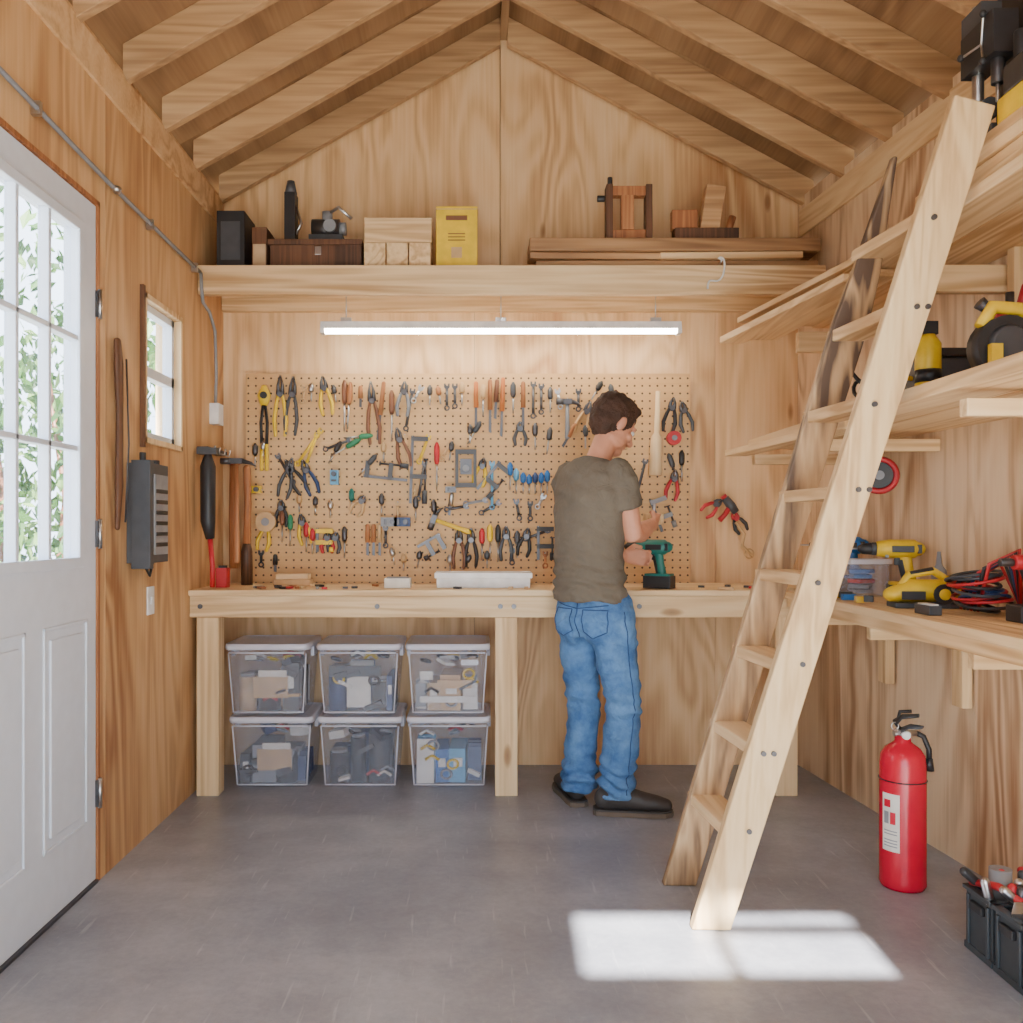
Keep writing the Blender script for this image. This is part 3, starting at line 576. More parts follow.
m=MB(); m.M=Matrix.Translation((-1.215,4.475,1.50)); m.tube([(0,0,.02),(0,0,-.25),(0,0,-.5)],[.02,.024,.022],'mwood',10,ref=(1,0,0)); m.rbox((0,0,.03),(.05,.04,.03),'red'); m.obj('hatchet_handle')
m=MB(); m.M=Matrix.Translation((-1.12,4.36,.925)); m.tube([(0,0,.19),(.005,0,.40),(0,0,.56)],[.02,.018,.020],'mwood',10,ref=(1,0,0),re=True); m.tube([(0,0,.0),(0,0,.16),(0,0,.2)],[.028,.028,.02],'dwood',12); m.obj('turned_wooden_handle')
m=MB(); m.M=Matrix.Translation((LX+.08,4.15,.925)); m.box(0,.05,0,.06,0,.09,'red'); m.box(.01,.04,.01,.05,.09,.10,'black'); m.obj('small_red_tin')
m=MB(); m.M=Matrix.Translation((LX+.02,3.17,0)); m.tube([(0,0,1.20),(0,.015,1.35),(0,.02,1.6),(0,.01,1.78),(0,0,1.86)],[(.008,.012),(.012,.022),(.011,.020),(.014,.028),(.01,.022)],'dwood',10,ref=(1,0,0),rs=True,re=True); m.tube([(.02,.02,1.22),(.025,.04,1.5),(.02,.03,1.8)],[(.003,.006)]*3,'dsteel',6,ref=(1,0,0)); m.obj('draw_bow')
m=MB(); m.box(LX+.001,LX+.085,3.30,3.50,1.07,1.44,'dgrey'); m.box(LX+.02,LX+.09,3.294,3.33,1.05,1.45,'dgrey'); m.box(LX+.085,LX+.092,3.34,3.48,1.1,1.40,'grey'); 
for i in range(6): m.box(LX+.092,LX+.095,3.35,3.47,1.13+i*.04,1.145+i*.04,'black')
m.cyl((LX+.05,3.33,1.44),(LX+.05,3.33,1.48),.012,'black'); m.cyl((LX+.05,3.46,1.44),(LX+.05,3.46,1.46),.016,'black'); m.tube([(LX+.04,3.36,1.07),(LX+.05,3.4,1.02),(LX+.04,3.46,1.07)],.006,'black',6); m.obj('battery_charger',bevel=.005)
m=MB(); m.box(LX+.0005,LX+.007,3.50,3.57,.86,.97,'white'); m.box(LX+.007,LX+.014,3.525,3.545,.90,.93,'white'); m.obj('light_switch',bevel=.002)
m=MB(); m.tube([(LX+.018,1.0,2.43),(LX+.018,2.4,2.42),(LX+.018,3.1,2.39),(LX+.018,3.85,2.375),(LX+.018,4.12,2.372)],.008,'grey',8)
m.tube([(LX+.018,3.14,2.385),(LX+.032,3.15,2.385),(LX+.018,3.17,2.385)],.012,'steel',8)
for y,z in((1.8,2.425),(2.6,2.412),(3.5,2.38),(4.05,2.372)): m.box(LX+.001,LX+.028,y-.008,y+.008,z-.02,z+.02,'steel')
m.obj('electrical_conduit')
m=MB(); m.tube([(LX+.02,4.125,2.37),(LX+.022,4.127,2.30),(LX+.022,4.15,2.24),(LX+.022,4.25,2.22),(LX+.022,4.34,2.15),(LX+.022,4.36,1.95),(LX+.018,4.36,1.78)],.008,'grey',8); m.box(LX+.001,LX+.045,4.32,4.40,1.70,1.80,'white'); m.obj('outlet_box_cable')
# ------------------------------------------------------------------ overhead shelf contents
S=SZ+.001
m=MB(); m.box(-1.22,-1.09,4.2,4.4,S,S+.27,'black'); m.box(-1.20,-1.11,4.197,4.2,S+.04,S+.22,'dgrey'); m.obj('black_speaker',bevel=.004)
m=MB(); m.box(-1.06,-.99,4.22,4.42,S,S+.20,'dwood'); m.box(-1.055,-.995,4.216,4.22,S+.02,S+.12,'card'); m.obj('small_wooden_crate',bevel=.003)
m=MB(); m.box(-.97,-.545,4.2,4.42,S,S+.11,'dwood'); m.box(-.98,-.54,4.19,4.43,S+.11,S+.135,'dwood'); m.box(-.76,-.73,4.186,4.19,S+.06,S+.10,'steel'); m.obj('wooden_tool_chest',bevel=.004)
m=MB(); z=S+.137; m.box(-.915,-.865,4.25,4.33,z,z+.24,'black'); m.tube([(-.89,4.28,z+.24),(-.89,4.28,z+.30)],[.03,.018],'dgrey',12); m.tube([(-.865,4.28,z+.05),(-.84,4.28,z+.1),(-.865,4.28,z+.18)],.007,'steel',8); m.obj('bottle_jack')
m=MB(); m.rbox((-.72,4.3,z+.02),(.16,.1,.04),'dgrey'); m.cyl((-.79,4.3,z+.08),(-.66,4.3,z+.08),.045,'dsteel'); m.cyl((-.66,4.3,z+.08),(-.63,4.3,z+.08),.03,'grey'); m.cyl((-.72,4.3,z+.11),(-.72,4.3,z+.16),.025,'grey'); m.tube([(-.72,4.3,z+.15),(-.66,4.26,z+.17),(-.60,4.27,z+.12)],.008,'steel',8); m.cyl((-.70,4.24,z+.08),(-.70,4.26,z+.08),.03,'grey'); m.obj('bench_vise')
m=MB()
for i in range(3): m.box(-.530+i*.105,-.430+i*.105,4.18,4.42,S,S+.115,'pineY')
m.box(-.53,-.215,4.19,4.30,S+.117,S+.235,'pineX'); m.obj('timber_offcuts',bevel=.004)
m=MB(); m.box(-.195,-.003,4.2,4.29,S,S+.29,'yellow'); m.box(-.197,-.001,4.198,4.292,S+.275,S+.28,'tan'); m.box(-.15,-.05,4.1985,4.2,S+.225,S+.248,'brown'); m.box(-.125,-.075,4.1985,4.2,S+.05,S+.10,'tan')
for i in range(3): m.box(-.14,-.06,4.1985,4.2,S+.13+i*.015,S+.135+i*.015,'brown')
m.obj('yellow_carton',bevel=.002)
m=MB(); m.rbox((.93,4.30,S+.02),(1.32,.2,.038),'brownX'); m.rbox((.55,4.24,S+.058),(.62,.1,.03),'brownX',(0,.0,.03)); m.rbox((1.18,4.24,S+.058),(.66,.12,.03),'pineX',(0,0,-.02))
m.rbox((.915,4.28,S+.105),(1.35,.22,.06),'brownX',(0,0,0)); m.rbox((.95,4.36,S+.155),(1.2,.12,.035),'pineX',(0,.0,0)); m.obj('stacked_planks',bevel=.004)
z=S+.136
m=MB()
for q in((.60,.63),(.785,.815)): m.box(q[0],q[1],4.20,4.27,z,z+.26,'dwood')
m.box(.63,.785,4.21,4.26,z+.21,z+.255,'mwood'); m.box(.63,.785,4.21,4.26,z,z+.05,'mwood'); m.cyl((.62,4.23,z+.26),(.62,4.23,z+.30),.012,'black'); m.rbox((.70,4.23,z+.13),(.06,.05,.16),'mwood'); m.cyl((.595,4.23,z+.2),(.56,4.23,z+.2),.015,'black'); m.obj('wooden_clamp_frame',bevel=.003)
m=MB(); m.rbox((1.07,4.24,z+.03),(.30,.07,.055),'dwood'); m.rbox((1.10,4.24,z+.15),(.09,.06,.22),'brownX',(0,.15,0)); m.rbox((.97,4.24,z+.1),(.12,.05,.09),'mwood'); m.cyl((1.18,4.24,z+.06),(1.2,4.24,z+.12),.018,'mwood'); m.obj('wooden_hand_plane',bevel=.003)
m=MB(); pts=[V((1.09+.04*math.sin(t*1.3+.3),4.128-.004*t,2.44-.045*t+.02*math.sin(t*2.6))) for t in [i*.15 for i in range(24)]]; m.tube([(1.12,4.17,2.425),(1.12,4.13,2.43)]+pts,.0045,'white',6); m.obj('wire_loop')
# ------------------------------------------------------------------ bench top items
z=BT+.001
m=MB(); m.box(-.19,.24,4.14,4.3,z,z+.065,'white'); m.box(-.20,.25,4.13,4.31,z+.045,z+.07,'white'); m.obj('white_carton',bevel=.003)
m=MB(); m.box(-.43,-.31,4.12,4.2,z,z+.045,'paper'); m.box(-.42,-.32,4.13,4.19,z+.045,z+.05,'grey'); m.obj('small_parts_box',bevel=.003)
m=MB(); m.box(-.98,-.80,4.3,4.38,z,z+.03,'tan'); m.box(-.97,-.81,4.305,4.375,z+.03,z+.055,'pineX'); m.obj('sanding_block',bevel=.004)
m=MB()
for i in range(60):
    x=random.uniform(-1.05,1.3); y=random.uniform(4.03,4.27)
    if -.47<x<.28 and y>4.08 or .5<x<1.0: continue
    m.rbox((x,y,z+.006),(random.uniform(.01,.07),random.uniform(.01,.03),.010),random.choice(['tan','dgrey','pineX','black','grey','mwood','red']),(0,0,random.uniform(0,3)))
m.obj('scattered_scraps')
def drill(name,loc,rz,c,s=1):
    m=MB(); m.M=Matrix.Translation(V(loc))@Matrix.Rotation(rz,4,'Z')@Matrix.Scale(s,4)
    m.tube([(-.07,0,.175),(-.06,0,.175),(.02,0,.175),(.06,0,.175)],[.024,.032,.032,.026],c,16,ref=(0,1,0),rs=True)
    m.cyl((.06,0,.175),(.075,0,.175),.022,'dgrey'); m.tube([(.075,0,.175),(.105,0,.175),(.12,0,.175)],[.021,.019,.008],'black',14,ref=(0,1,0)); m.cyl((.12,0,.175),(.165,0,.175),.003,'steel',seg=8)
    m.tube([(-.03,0,.16),(-.038,0,.11),(-.05,0,.05)],[(.021,.016),(.018,.015),(.02,.017)],c,12,ref=(1,0,0)); m.tube([(-.026,0,.14),(-.034,0,.10),(-.044,0,.06)],[(.022,.012)]*3,'black',10,ref=(1,0,0))
    m.rbox((-.005,0,.135),(.018,.012,.03),'black'); m.rbox((-.035,0,.028),(.12,.07,.052),'black'); m.rbox((-.035,0,.056),(.11,.062,.014),c); m.rbox((-.07,0,.175),(.02,.05,.03),'black')
    for s2 in(-1,1): m.rbox((-.02,s2*.031,.175),(.07,.006,.022),'black'); m.cyl((.03,s2*.02,.15),(.03,s2*.03,.15),.006,'grey')
    m.obj(name,bevel=.002)
drill('cordless_drill',(.795,4.13,z),2.6,'teal',1.08); drill('cordless_drill',(1.60,3.45,z),2.85,'yellow',1.12); drill('cordless_drill',(1.58,3.90,z),2.6,'blue',1.15)
m=MB(); m.M=Matrix.Translation((1.56,3.13,z))@Matrix.Rotation(-.12,4,'Z')@Matrix.Scale(.98,4)
m.box(-.12,.12,-.05,.05,0,.018,'dgrey'); m.tube([(-.12,0,.045),(-.06,0,.06),(.04,0,.06),(.11,0,.05)],[(.04,.026),(.048,.04),(.048,.04),(.04,.03)],'yellow',18,ref=(0,1,0),rs=True,re=True)
m.tube([(-.09,0,.07),(-.06,0,.115),(.02,0,.13),(.08,0,.09)],[(.018,.014)]*4,'yellow',12,ref=(0,1,0)); m.tube([(-.06,-.002,.118),(.02,-.002,.134)],[(.016,.01)]*2,'black',10,ref=(0,1,0)); m.cyl((.04,-.05,.05),(.04,-.06,.05),.036,'black'); m.cyl((.04,-.06,.05),(.04,-.064,.05),.02,'yellow'); m.box(-.1,-.02,-.052,-.046,.03,.06,'black'); m.obj('belt_sander',bevel=.002)
m=MB(); m.box(1.50,1.65,3.61,3.74,z,z+.13,'clear'); m.box(1.49,1.66,3.60,3.75,z+.13,z+.15,'lid')
for i in range(5): m.rbox((1.57+random.uniform(-.02,.02),3.67,z+.02+i*.02),(.07,.08,.016),random.choice(['red','grey','tan','blue']),(0,0,i))
m.obj('clear_parts_tub',bevel=.003)
m=MB()
for i in range(12):
    c=V((1.62+random.uniform(-.03,.02),2.88+random.uniform(-.04,.04),z+.025+i*.009)); m.torus(c,.055+random.uniform(0,.025),.0055,random.choice(['black','black','red','dblue','dgrey']),axis=(random.uniform(-.2,.2),random.uniform(-.2,.2),1),seg=24,rs=6)
for i in range(6): m.tube([(1.6,2.98-i*.02,z+.01),(1.58,2.93-i*.03,z+.09+.015*i),(1.66,2.86-i*.02,z+.16+.01*i),(1.69,2.80,z+.03)],.006,['red','black','dblue','red','black','red'][i],6)
m.obj('jumper_cables')
m=MB(); m.M=Matrix.Translation((1.62,2.64,z)); m.box(-.05,.08,-.04,.04,0,.05,'black'); m.tube([(0,0,.05),(0,0,.12),(-.02,0,.17)],[.02,.018,.016],'black',10); m.tube([(-.05,0,.175),(.04,0,.175)],[.022,.026],'red',12); m.cyl((-.05,0,.175),(-.09,0,.175),.012,'dsteel'); m.box(.03,.1,-.03,.03,.0,.14,'red'); m.obj('heat_gun',bevel=.003)
m=MB(); m.tube([(1.68,3.28,z),(1.68,3.28,z+.12),(1.68,3.28,z+.14),(1.68,3.28,z+.19)],[.026,.026,.012,.006],'grey',14); m.obj('glue_bottle')
m=MB(); m.box(1.42,1.46,2.83,2.93,z,z+.03,'dgrey'); m.box(1.425,1.455,2.84,2.92,z+.03,z+.035,'paper'); m.obj('tape_measure',bevel=.003)
m=MB()
for i in range(14):
    x,y=random.uniform(1.38,1.44),random.uniform(3.25,3.95)
    m.rbox((x,y,z+.012+.004*(i%3)),(random.uniform(.02,.05),random.uniform(.02,.05),.022),random.choice(['dgrey','paper','blue','tan','yellow','black']),(0,0,random.uniform(0,3)))
m.obj('loose_hardware_boxes')
m=MB(); m.torus((1.56,3.5,1.405),.062,.012,'red',axis=(.35,1,0)); m.cyl((1.557,3.492,1.405),(1.563,3.508,1.405),.05,'black',seg=24); m.cyl((1.555,3.485,1.405),(1.565,3.515,1.405),.018,'grey'); m.tube([(1.56,3.5,1.475),(1.56,3.5,1.558)],.003,'steel',6); m.obj('red_rim_grinding_wheel')
m=MB(); p=at(726,500,4.5); m.M=Matrix.Translation(p); m.cyl((0,.055,0),(0,-.02,0),.006,'steel'); 
m.M=Matrix.Translation(p+V((.02,-.02,-.03)))@Matrix.Rotation(.9,4,'Y'); m.tube([(-.05,0,0),(.0,0,0),(.04,0,0)],[.020,.024,.018],'dgrey',12); m.cyl((-.05,0,0),(-.065,0,0),.016,'red'); m.tube([(.0,0,-.01),(.015,0,-.05),(.02,0,-.09)],[.014,.012,.014],'red',10)
m.M=Matrix.Translation(p+V((-.03,-.03,.0)))@Matrix.Rotation(.9,4,'Y'); T_pliers(m,.11,'red','dgrey'); m.M=Matrix.Translation(p+V((.03,-.01,-.06)))@Matrix.Rotation(-.5,4,'Y'); T_pliers(m,.11,'black','red')
m.M=Matrix.Translation(p+V((.05,-.02,-.13)))@Matrix.Rotation(-.35,4,'Y'); m.tube([(0,0,.02),(.02,0,-.05),(-.01,0,-.10),(.02,0,-.17)],.008,'tan',8); m.torus((.01,0,-.15),.022,.004,'tan'); m.obj('hanging_rivet_gun')
# ------------------------------------------------------------------ lower side shelf items
z=1.601
m=MB(); m.M=Matrix.Translation((1.40,2.80,z)); m.tube([(0,0,0),(0,0,.17),(0,0,.2)],[.038,.038,.02],'yellow',18); m.cyl((0,0,.05),(0,0,.09),.039,'black'); m.rbox((.0,0,.22),(.05,.03,.04),'black'); m.rbox((-.035,0,.235),(.05,.012,.012),'black'); m.obj('spray_bottle')
m=MB(); m.M=Matrix.Translation((1.43,2.45,z)); m.box(-.11,.11,-.06,.06,0,.012,'dgrey'); m.tube([(0,-.03,.088),(0,.03,.088)],[.085,.085],'black',24); m.tube([(0,-.045,.088),(0,-.03,.088)],[.05,.06],'dgrey',20)
m.tube([(-.06,0,.145),(-.03,0,.20),(.05,0,.195),(.09,0,.125)],[(.016,.02)]*4,'yellow',12,ref=(0,1,0)); m.tube([(.02,.0,.10),(.02,.09,.10)],[.042,.038],'yellow',16); m.rbox((-.05,-.05,.06),(.03,.02,.06),'yellow'); m.obj('circular_saw')
m=MB(); m.M=Matrix.Translation((1.56,2.64,z)); m.box(-.06,.06,-.05,.05,0,.20,'black'); m.cyl((-.05,0,.23),(.06,0,.23),.025,'red'); m.tube([(-.05,0,.23),(-.09,0,.26)],[.012,.02],'dsteel',10); m.tube([(.03,0,.24),(.05,0,.31)],[.014,.014],'red',10); m.cyl((-.0,0,.20),(0,0,.29),.012,'dsteel'); m.obj('red_bench_grinder')
m=MB(); pts=[(1.36+.05*math.cos(t),3.08+.07*math.sin(t*.9),z+.045+.035*math.sin(t*1.7)+.004*t) for t in [i*.35 for i in range(46)]]; m.tube(pts,.007,'black',6); m.obj('extension_cord')
m=MB(); m.box(1.46,1.62,2.95,3.25,z,z+.16,'dgrey'); m.box(1.45,1.63,2.94,3.26,z+.16,z+.19,'black'); m.tube([(1.46,3.02,z+.1),(1.44,3.1,z+.12),(1.46,3.18,z+.1)],.008,'yellow',8); m.obj('tool_case',bevel=.008)
z=2.289
m=MB(); m.M=Matrix.Translation((1.45,2.56,z)); m.box(-.04,.04,-.09,.09,0,.025,'dgrey'); m.cyl((0,.05,.025),(0,.05,.42),.016,'steel'); m.box(-.035,.035,-.09,.08,.22,.34,'black'); m.box(-.03,.03,-.02,.085,.34,.40,'dgrey'); m.cyl((0,-.05,.22),(0,-.05,.15),.018,'dsteel'); m.cyl((0,-.05,.15),(0,-.05,.10),.006,'steel'); m.cyl((0,-.02,.10),(0,.05,.10),.03,'dgrey')
for a in(0,2.1,4.2): m.tube([(-.035,-.03,.27),(-.05,-.03+.07*math.cos(a),.27+.07*math.sin(a))],.004,'steel',6); m.sph((-.052,-.03+.075*math.cos(a),.27+.075*math.sin(a)),.011,'black',8)
m.obj('benchtop_drill_press',bevel=.004)
m=MB(); m.M=Matrix.Translation((1.45,2.73,z)); m.tube([(0,-.05,.06),(0,.04,.06)],[(.045,.058)]*2,'black',16,ref=(1,0,0),rs=True,re=True); m.tube([(0,-.04,.11),(0,-.02,.17),(0,.02,.17),(0,.04,.11)],.006,'dgrey',8); m.obj('canvas_tool_bag')
m=MB(); m.box(1.41,1.495,2.10,2.42,z+.072,z+.15,'dsteel'); m.box(1.405,1.498,2.06,2.44,z,z+.07,'yellow'); m.cyl((1.45,2.40,z+.15),(1.45,2.40,z+.24),.02,'black'); m.obj('yellow_miter_saw',bevel=.006)
z=2.136
m=MB(); m.box(1.53,1.62,2.42,2.66,z,z+.62,'black'); m.box(1.535,1.615,2.415,2.42,z+.1,z+.5,'dblue'); m.cyl((1.57,2.40,z+.3),(1.57,2.42,z+.3),.03,'red'); m.obj('black_speaker',bevel=.006)
m=MB(); m.M=Matrix.Translation((1.60,2.95,z)); m.box(-.06,.07,-.12,.12,0,.2,'dgrey'); m.box(-.062,.072,-.122,.122,.2,.23,'black'); m.tube([(-.0,-.06,.23),(0,-.05,.27),(0,.05,.27),(0,.06,.23)],.008,'grey',8); m.obj('grey_tool_case',bevel=.006)
e=empty('tool_caddy',(1.56,2.36,0)); m=MB()
for i in range(3):
    y0=2.16+i*.145
    for (a,b,c,dd) in((1.40,1.412,y0,y0+.13),(1.70,1.712,y0,y0+.13),(1.412,1.70,y0,y0+.012),(1.412,1.70,y0+.118,y0+.13)): m.box(a,b,c,dd,.004,.17,'tote')
    m.box(1.395,1.717,y0-.004,y0+.134,.001,.02,'tote')
    m.box(1.393,1.40,y0+.01,y0+.022,.02,.16,'tote'); m.box(1.393,1.40,y0+.108,y0+.12,.02,.16,'tote'); m.box(1.388,1.40,y0+.035,y0+.095,.125,.15,'black')
    for (a,b,c,dd) in((1.390,1.414,y0-.004,y0+.134),(1.70,1.72,y0-.004,y0+.134),(1.392,1.72,y0-.004,y0+.012),(1.392,1.72,y0+.118,y0+.134)): m.box(a,b,c,dd,.17,.182,'tote')
m.obj('bins',bevel=.002,parent=e); m=MB()
for i in range(46):
    x=random.uniform(1.42,1.66); y=random.uniform(2.2,2.56); c=random.choice(['red','red','red','dgrey','black','dsteel','steel'])
    if i%2: m.tube([(x,y,.10),(x+random.uniform(-.04,.04),y,.17),(x+random.uniform(-.06,.06),y,.225)],[.009,.013,.013],c,8,re=True)
    else: m.rbox((x,y,.18),(.05,.03,.05),c,(random.uniform(-.5,.5),random.uniform(-.5,.5),random.uniform(0,3)))
m.tube([(1.41,2.57,.19),(1.43,2.47,.215),(1.45,2.37,.20)],[.011]*3,'red',8); m.cyl((1.48,2.55,.13),(1.48,2.55,.235),.03,'grey')
m.obj('contents',parent=e)
# ------------------------------------------------------------------ the man
def remesh(mb,name,matk,voxel,smooth,disp,parent):
    tmp=mb.obj('tmp_'+name); o=tmp.location.copy()
    r=tmp.modifiers.new('r','REMESH'); r.mode='VOXEL'; r.voxel_size=voxel; r.use_smooth_shade=True
    s=tmp.modifiers.new('s','SMOOTH'); s.iterations=smooth; s.factor=.5
    bpy.context.view_layer.update(); dg=bpy.context.evaluated_depsgraph_get()
    me=bpy.data.meshes.new_from_object(tmp.evaluated_get(dg)); bpy.data.objects.remove(tmp)
    nn=[v.normal.copy() for v in me.vertices]
    for v,n in zip(me.vertices,nn):
        w=v.co+o
        if disp: w=w+n*disp(w,n)
        v.co=w-parent.location
    me.materials.clear(); me.materials.append(M[matk]); me.name=name
    for p in me.polygons: p.use_smooth=True; p.material_index=0
    ob=bpy.data.objects.new(name,me); bpy.context.collection.objects.link(ob); ob.parent=parent; return ob
man=empty('standing_man',(.50,3.82,0))
th=math.radians(48); F=V((math.sin(th),math.cos(th),0)); R=V((math.cos(th),-math.sin(th),0))
base=V((.475,3.80,0))
def bp(f,r,z): return base+F*f+R*r+V((0,0,z))
shR,shL=bp(.015,.155,1.42),bp(.015,-.155,1.42)
elR=V((.640,3.705,1.165)); wrR=V((.755,3.92,1.215)); elL=V((.440,4.08,1.17)); wrL=V((.66,4.125,1.075))
neck0=bp(.02,0,1.44); neck1=V((.555,3.865,1.59))
HC=V((.583,3.875,1.640))
m=MB()
m.tube([bp(0,0,.95),bp(0,0,1.15),bp(.01,0,1.33),bp(.015,0,1.42)],[(.12,.08),(.12,.08),(.12,.08),(.07,.05)],'skin',20,ref=R,rs=True,re=True)
m.tube([neck0,neck1],[.054,.052],'skin',16,rs=True,re=True)
for sh,el,wr in((shR,elR,wrR),(shL,elL,wrL)):
    m.tube([sh.lerp(el,.12),sh.lerp(el,.5),el,el.lerp(wr,.3),el.lerp(wr,.7),wr],[.040,.045,.040,.044,.034,.027],'skin',14,rs=True,re=True)
def hand(wr,palmc,side,fdir,tips):
    m.tube([wr,wr.lerp(palmc,.5),palmc],[(.024,.017),(.036,.016),(.040,.014)],'skin',12,ref=side,rs=True,re=True)
    for i,(ln) in enumerate((.070,.078,.073,.058)):
        b=palmc+side*(-.030+.020*i)+fdir*.006; n=tips; 
        k1=b+fdir*ln*.45; k2=k1+(fdir*.55+n*.85).normalized()*ln*.33; k3=k2+(fdir*-.15+n).normalized()*ln*.28
        m.tube([b,k1,k2,k3],[.0105,.010,.009,.008],'skin',8,rs=True,re=True)
    b=wr.lerp(palmc,.45)-side*.028; k1=b-side*.022+tips*.018+fdir*.02; k2=k1+fdir*.026+tips*.014+side*.004
    m.tube([b,k1,k2],[.0135,.012,.009],'skin',8,rs=True,re=True)
fR=(V((.10,.21,.03))).normalized(); pR=wrR+fR*.075
hand(wrR,pR,V((-.15,.25,-.95)).normalized(),fR,V((-.9,.35,.0)).normalized())
fL=V((.95,-.02,-.10)).normalized(); pL=wrL+fL*.07
hand(wrL,pL,V((.0,.1,-1)).normalized(),fL,V((.1,-.95,0)).normalized())
hy=math.radians(26)
HM=Matrix.Translation(HC)@Matrix.Rotation(hy,4,'Z')@Matrix.Rotation(math.radians(30),4,'Y')
m.M=HM
m.sph((-.01,0,.03),(.097,.076,.097),'skin',24); m.sph((.028,0,-.035),(.062,.057,.078),'skin',20); m.sph((.062,0,-.088),(.03,.03,.026),'skin',14)
m.sph((.02,.04,-.06),(.05,.02,.035),'skin',12); m.sph((.02,-.04,-.06),(.05,.02,.035),'skin',12)
m.tube([(.083,0,.022),(.100,0,-.005),(.112,0,-.026)],[.009,.012,.015],'skin',10,rs=True,re=True)
for s in(-1,1):
    m.sph((.076,s*.028,.026),(.018,.024,.010),'skin',10); m.sph((.066,s*.036,-.018),(.024,.022,.02),'skin',10); m.sph((.100,s*.011,-.030),(.011,.009,.008),'skin',8)
    m.sph((-.008,s*.077,-.008),(.020,.010,.032),'skin',12,rot=(0,.2,0)); m.sph((-.012,s*.086,.006),(.019,.006,.022),'skin',10)
m.sph((.084,0,-.052),(.016,.024,.006),'skin',10); m.sph((.082,0,-.063),(.016,.021,.007),'skin',10)
m.M=Matrix(); 
remesh(m,'body','skin',.0045,3,None,man)
m=MB(); m.M=HM
for s in(-1,1): m.sph((.083,s*.029,.008),.011,'eyew',10); m.sph((.0915,s*.029,.007),.005,'brown',8); m.tube([(.092,s*.014,.027),(.092,s*.03,.033),(.080,s*.045,.028)],[.0035]*3,'hair',6)
m.tube([(.099,-.02,-.057),(.1005,0,-.0565),(.099,.02,-.057)],.0015,'brown',6)
m.obj('face_details',parent=man)
m=MB(); m.M=HM
m.sph((-.020,0,.045),(.104,.085,.099),'hair',24); m.sph((-.045,0,.0),(.070,.074,.078),'hair',20); m.sph((.035,0,.098),(.054,.058,.036),'hair',14)
for s in(-1,1): m.sph((.012,s*.068,.018),(.018,.012,.045),'hair',10)
def hd(w,n): return .007*noise.noise(w*45)+.004*noise.noise(w*110)
remesh(m,'hair','hair',.005,2,hd,man)
m=MB()
m.tube([bp(-.005,0,.895),bp(-.005,0,.95),bp(-.01,0,1.08),bp(-.005,0,1.22),bp(.0,0,1.34),bp(.008,0,1.42),bp(.014,0,1.465),bp(.02,0,1.49)],
 [(.174,.130),(.170,.126),(.160,.118),(.170,.122),(.180,.122),(.172,.102),(.12,.078),(.068,.064)],'shirt',28,ref=R)
for sh,el,sg in((shR,elR,1),(shL,elL,-1)):
    dd=(el-sh); m.tube([sh-R*(.02*sg)+V((0,0,.008)),sh+dd*.12,sh+dd*.35,sh+dd*.56],[.060,.064,.061,.064],'shirt',18,rs=True)
def sd(w,n):
    q=V((w.x*7,w.y*7,w.z*11+ (w.x*5))); a=noise.noise(q)*.011+noise.noise(q*2.3)*.006
    k=max(0,1-abs(w.z-.98)/.14); a+=k*.008*math.sin(w.z*110+w.x*25+w.y*18+4*noise.noise(w*6)); return a
remesh(m,'t_shirt','shirt',.0065,3,sd,man)
m=MB(); base=V((.490,3.80,0)); hipR,hipL=bp(0,.092,.86),bp(0,-.092,.86)
m.tube([bp(0,0,.955),bp(-.003,0,.90),bp(-.012,0,.82),bp(-.008,0,.75)],[(.150,.105),(.162,.115),(.172,.127),(.14,.10)],'jeans',28,ref=R)
knR=V((.605,3.735,.46)); anR=V((.58,3.79,.075)); knL=V((.455,3.90,.46)); anL=V((.440,3.925,.065))
m.tube([hipR,hipR.lerp(knR,.45),knR,knR.lerp(anR,.5),anR],[.094,.090,.075,.074,.078],'jeans',20,rs=True)
m.tube([hipL,hipL.lerp(knL,.45),knL,knL.lerp(anL,.5),anL],[.092,.087,.073,.071,.076],'jeans',20,rs=True)
for s in(-1,1): m.sph(bp(-.055,s*.07,.80),(.078,.078,.085),'jeans',16)
def jd(w,n):
    q=V((w.x*9,w.y*9,w.z*16)); a=noise.noise(q)*.010+noise.noise(q*2.1)*.006
    k=max(0,1-abs(w.z-.14)/.14)*1.5+max(0,1-abs(w.z-.47)/.1)*.9+max(0,1-abs(w.z-.72)/.07)*.6; a+=k*.007*math.sin(w.z*105+w.x*20+5*noise.noise(w*7)); return a
jo=remesh(m,'jeans','jeans',.0065,3,jd,man)
bpy.context.view_layer.update()
m=MB()
def stick(pts,dirn,n=8,r=.0022):
    out=[]
    for i in range(len(pts)-1):
        for k in range(n): out.append(V(pts[i]).lerp(V(pts[i+1]),k/n))
    out.append(V(pts[-1])); res=[]
    for q in out:
        ok,loc,nr,_=jo.ray_cast(q-dirn*.4-man.location,dirn)
        if ok: res.append(loc+man.location-dirn*.001)
    if len(res)>2: m.tube(res,r,'jseam',6)
DD=(F*.9+R*-.1).normalized()
for c0 in(.082,-.078):
    stick([bp(0,c0-.05,.865),bp(0,c0+.05,.865),bp(0,c0+.047,.775),bp(0,c0,.75),bp(0,c0-.047,.775),bp(0,c0-.05,.865)],DD)
stick([bp(0,0,.89),bp(0,0,.75)],DD); stick([bp(0,-.13,.885),bp(0,0,.868),bp(0,.13,.885)],DD,10)
DS=(R*-1+F*.3).normalized(); stick([hipR,hipR.lerp(knR,.5),knR,knR.lerp(anR,.5),anR+V((0,0,.02))],DS,10)
m.obj('jeans_seams',parent=man)
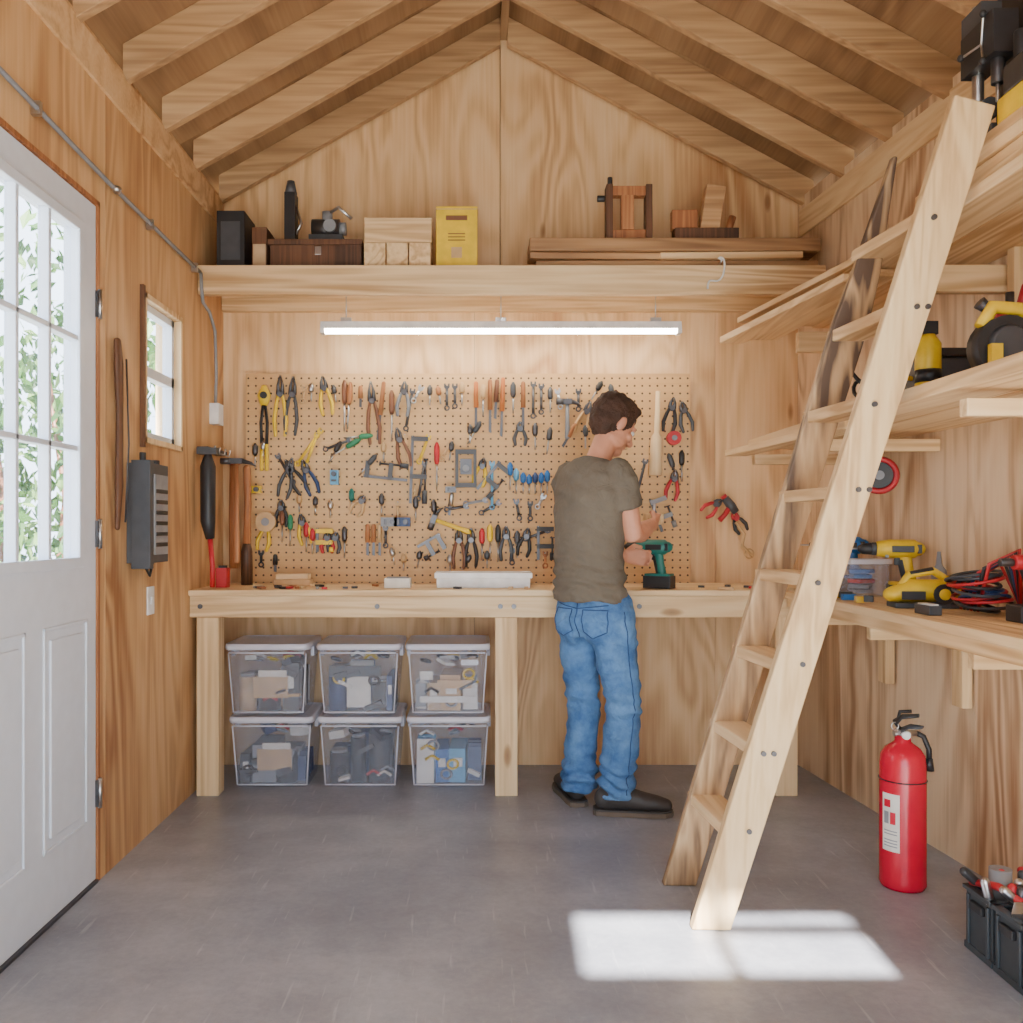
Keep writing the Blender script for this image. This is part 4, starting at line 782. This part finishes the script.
def shoe(heel,yaw,name):
    m=MB(); m.M=Matrix.Translation(heel)@Matrix.Rotation(yaw,4,'Z')
    m.tube([(0,0,.064),(.05,0,.072),(.11,0,.066),(.17,0,.056),(.225,0,.050),(.26,0,.044)],[(.037,.046),(.041,.052),(.043,.048),(.047,.040),(.046,.033),(.038,.027)],'shoe',16,ref=(0,1,0),rs=True,re=True)
    m.tube([(.035,0,.06),(.03,0,.14)],[.044,.047],'shoe',16,ref=(0,1,0))
    remesh(m,name+'_upper','shoe',.006,2,None,man)
    m=MB(); m.M=Matrix.Translation(heel)@Matrix.Rotation(yaw,4,'Z')
    out=[(-.042,-.02),(-.03,-.040),(.03,-.046),(.12,-.046),(.20,-.053),(.255,-.046),(.285,-.024),(.292,.0),(.284,.026),(.255,.046),(.20,.053),(.12,.046),(.03,.046),(-.03,.040),(-.042,.02)]
    m.prism(out,.001,.020,'sole'); m.prism([(a*.99,b*.96) for a,b in out],.020,.028,'shoe')
    for i in range(4): m.tube([(.09+i*.026,-.028,.106-i*.008),(.093+i*.026,0,.115-i*.009),(.095+i*.026,.028,.106-i*.008)],.0035,'paper' if i%2 else 'sole',6)
    m.obj(name+'_sole',bevel=.004,parent=man)
shoe(V((.525,3.78,0)),math.radians(-6),'right_shoe'); shoe(V((.43,3.90,0)),math.radians(100),'left_shoe')
held=empty('wood_workpiece',(.775,4.03,1.23)); m=MB(); m.rbox((.79,4.06,1.240),(.055,.10,.05),'pineY',(0,0,.3)); m.cyl((.79,4.05,1.262),(.795,4.05,1.31),.006,'steel'); m.obj('block',bevel=.003,parent=held)
# ------------------------------------------------------------------ lights, world, camera
def light(name,typ,loc,rot,**k):
    l=bpy.data.lights.new(name,typ)
    for a,b in k.items(): setattr(l,a,b)
    o=bpy.data.objects.new(name,l); o.location=loc; o.rotation_euler=rot; bpy.context.collection.objects.link(o); return o
sun=light('sun','SUN',(0,-6,8),(0,0,0),energy=62,angle=.014,color=(1,.93,.82))
sun.rotation_euler=V((0.05,1.2,-1)).to_track_quat('-Z','Y').to_euler()
w=bpy.data.worlds.new('sky'); bpy.context.scene.world=w; w.use_nodes=True
bg=w.node_tree.nodes['Background']; bg.inputs[0].default_value=(.75,.88,1,1); bg.inputs[1].default_value=7.8
cam=bpy.data.cameras.new('camera'); co=bpy.data.objects.new('camera',cam); bpy.context.collection.objects.link(co)
co.location=(0,0,1.2); co.rotation_euler=(math.pi/2,0,0); cam.sensor_width=36; cam.lens=900/1023*36; cam.shift_x=33.5/1023; cam.shift_y=16.5/1023; cam.clip_start=.05
bpy.context.scene.camera=co
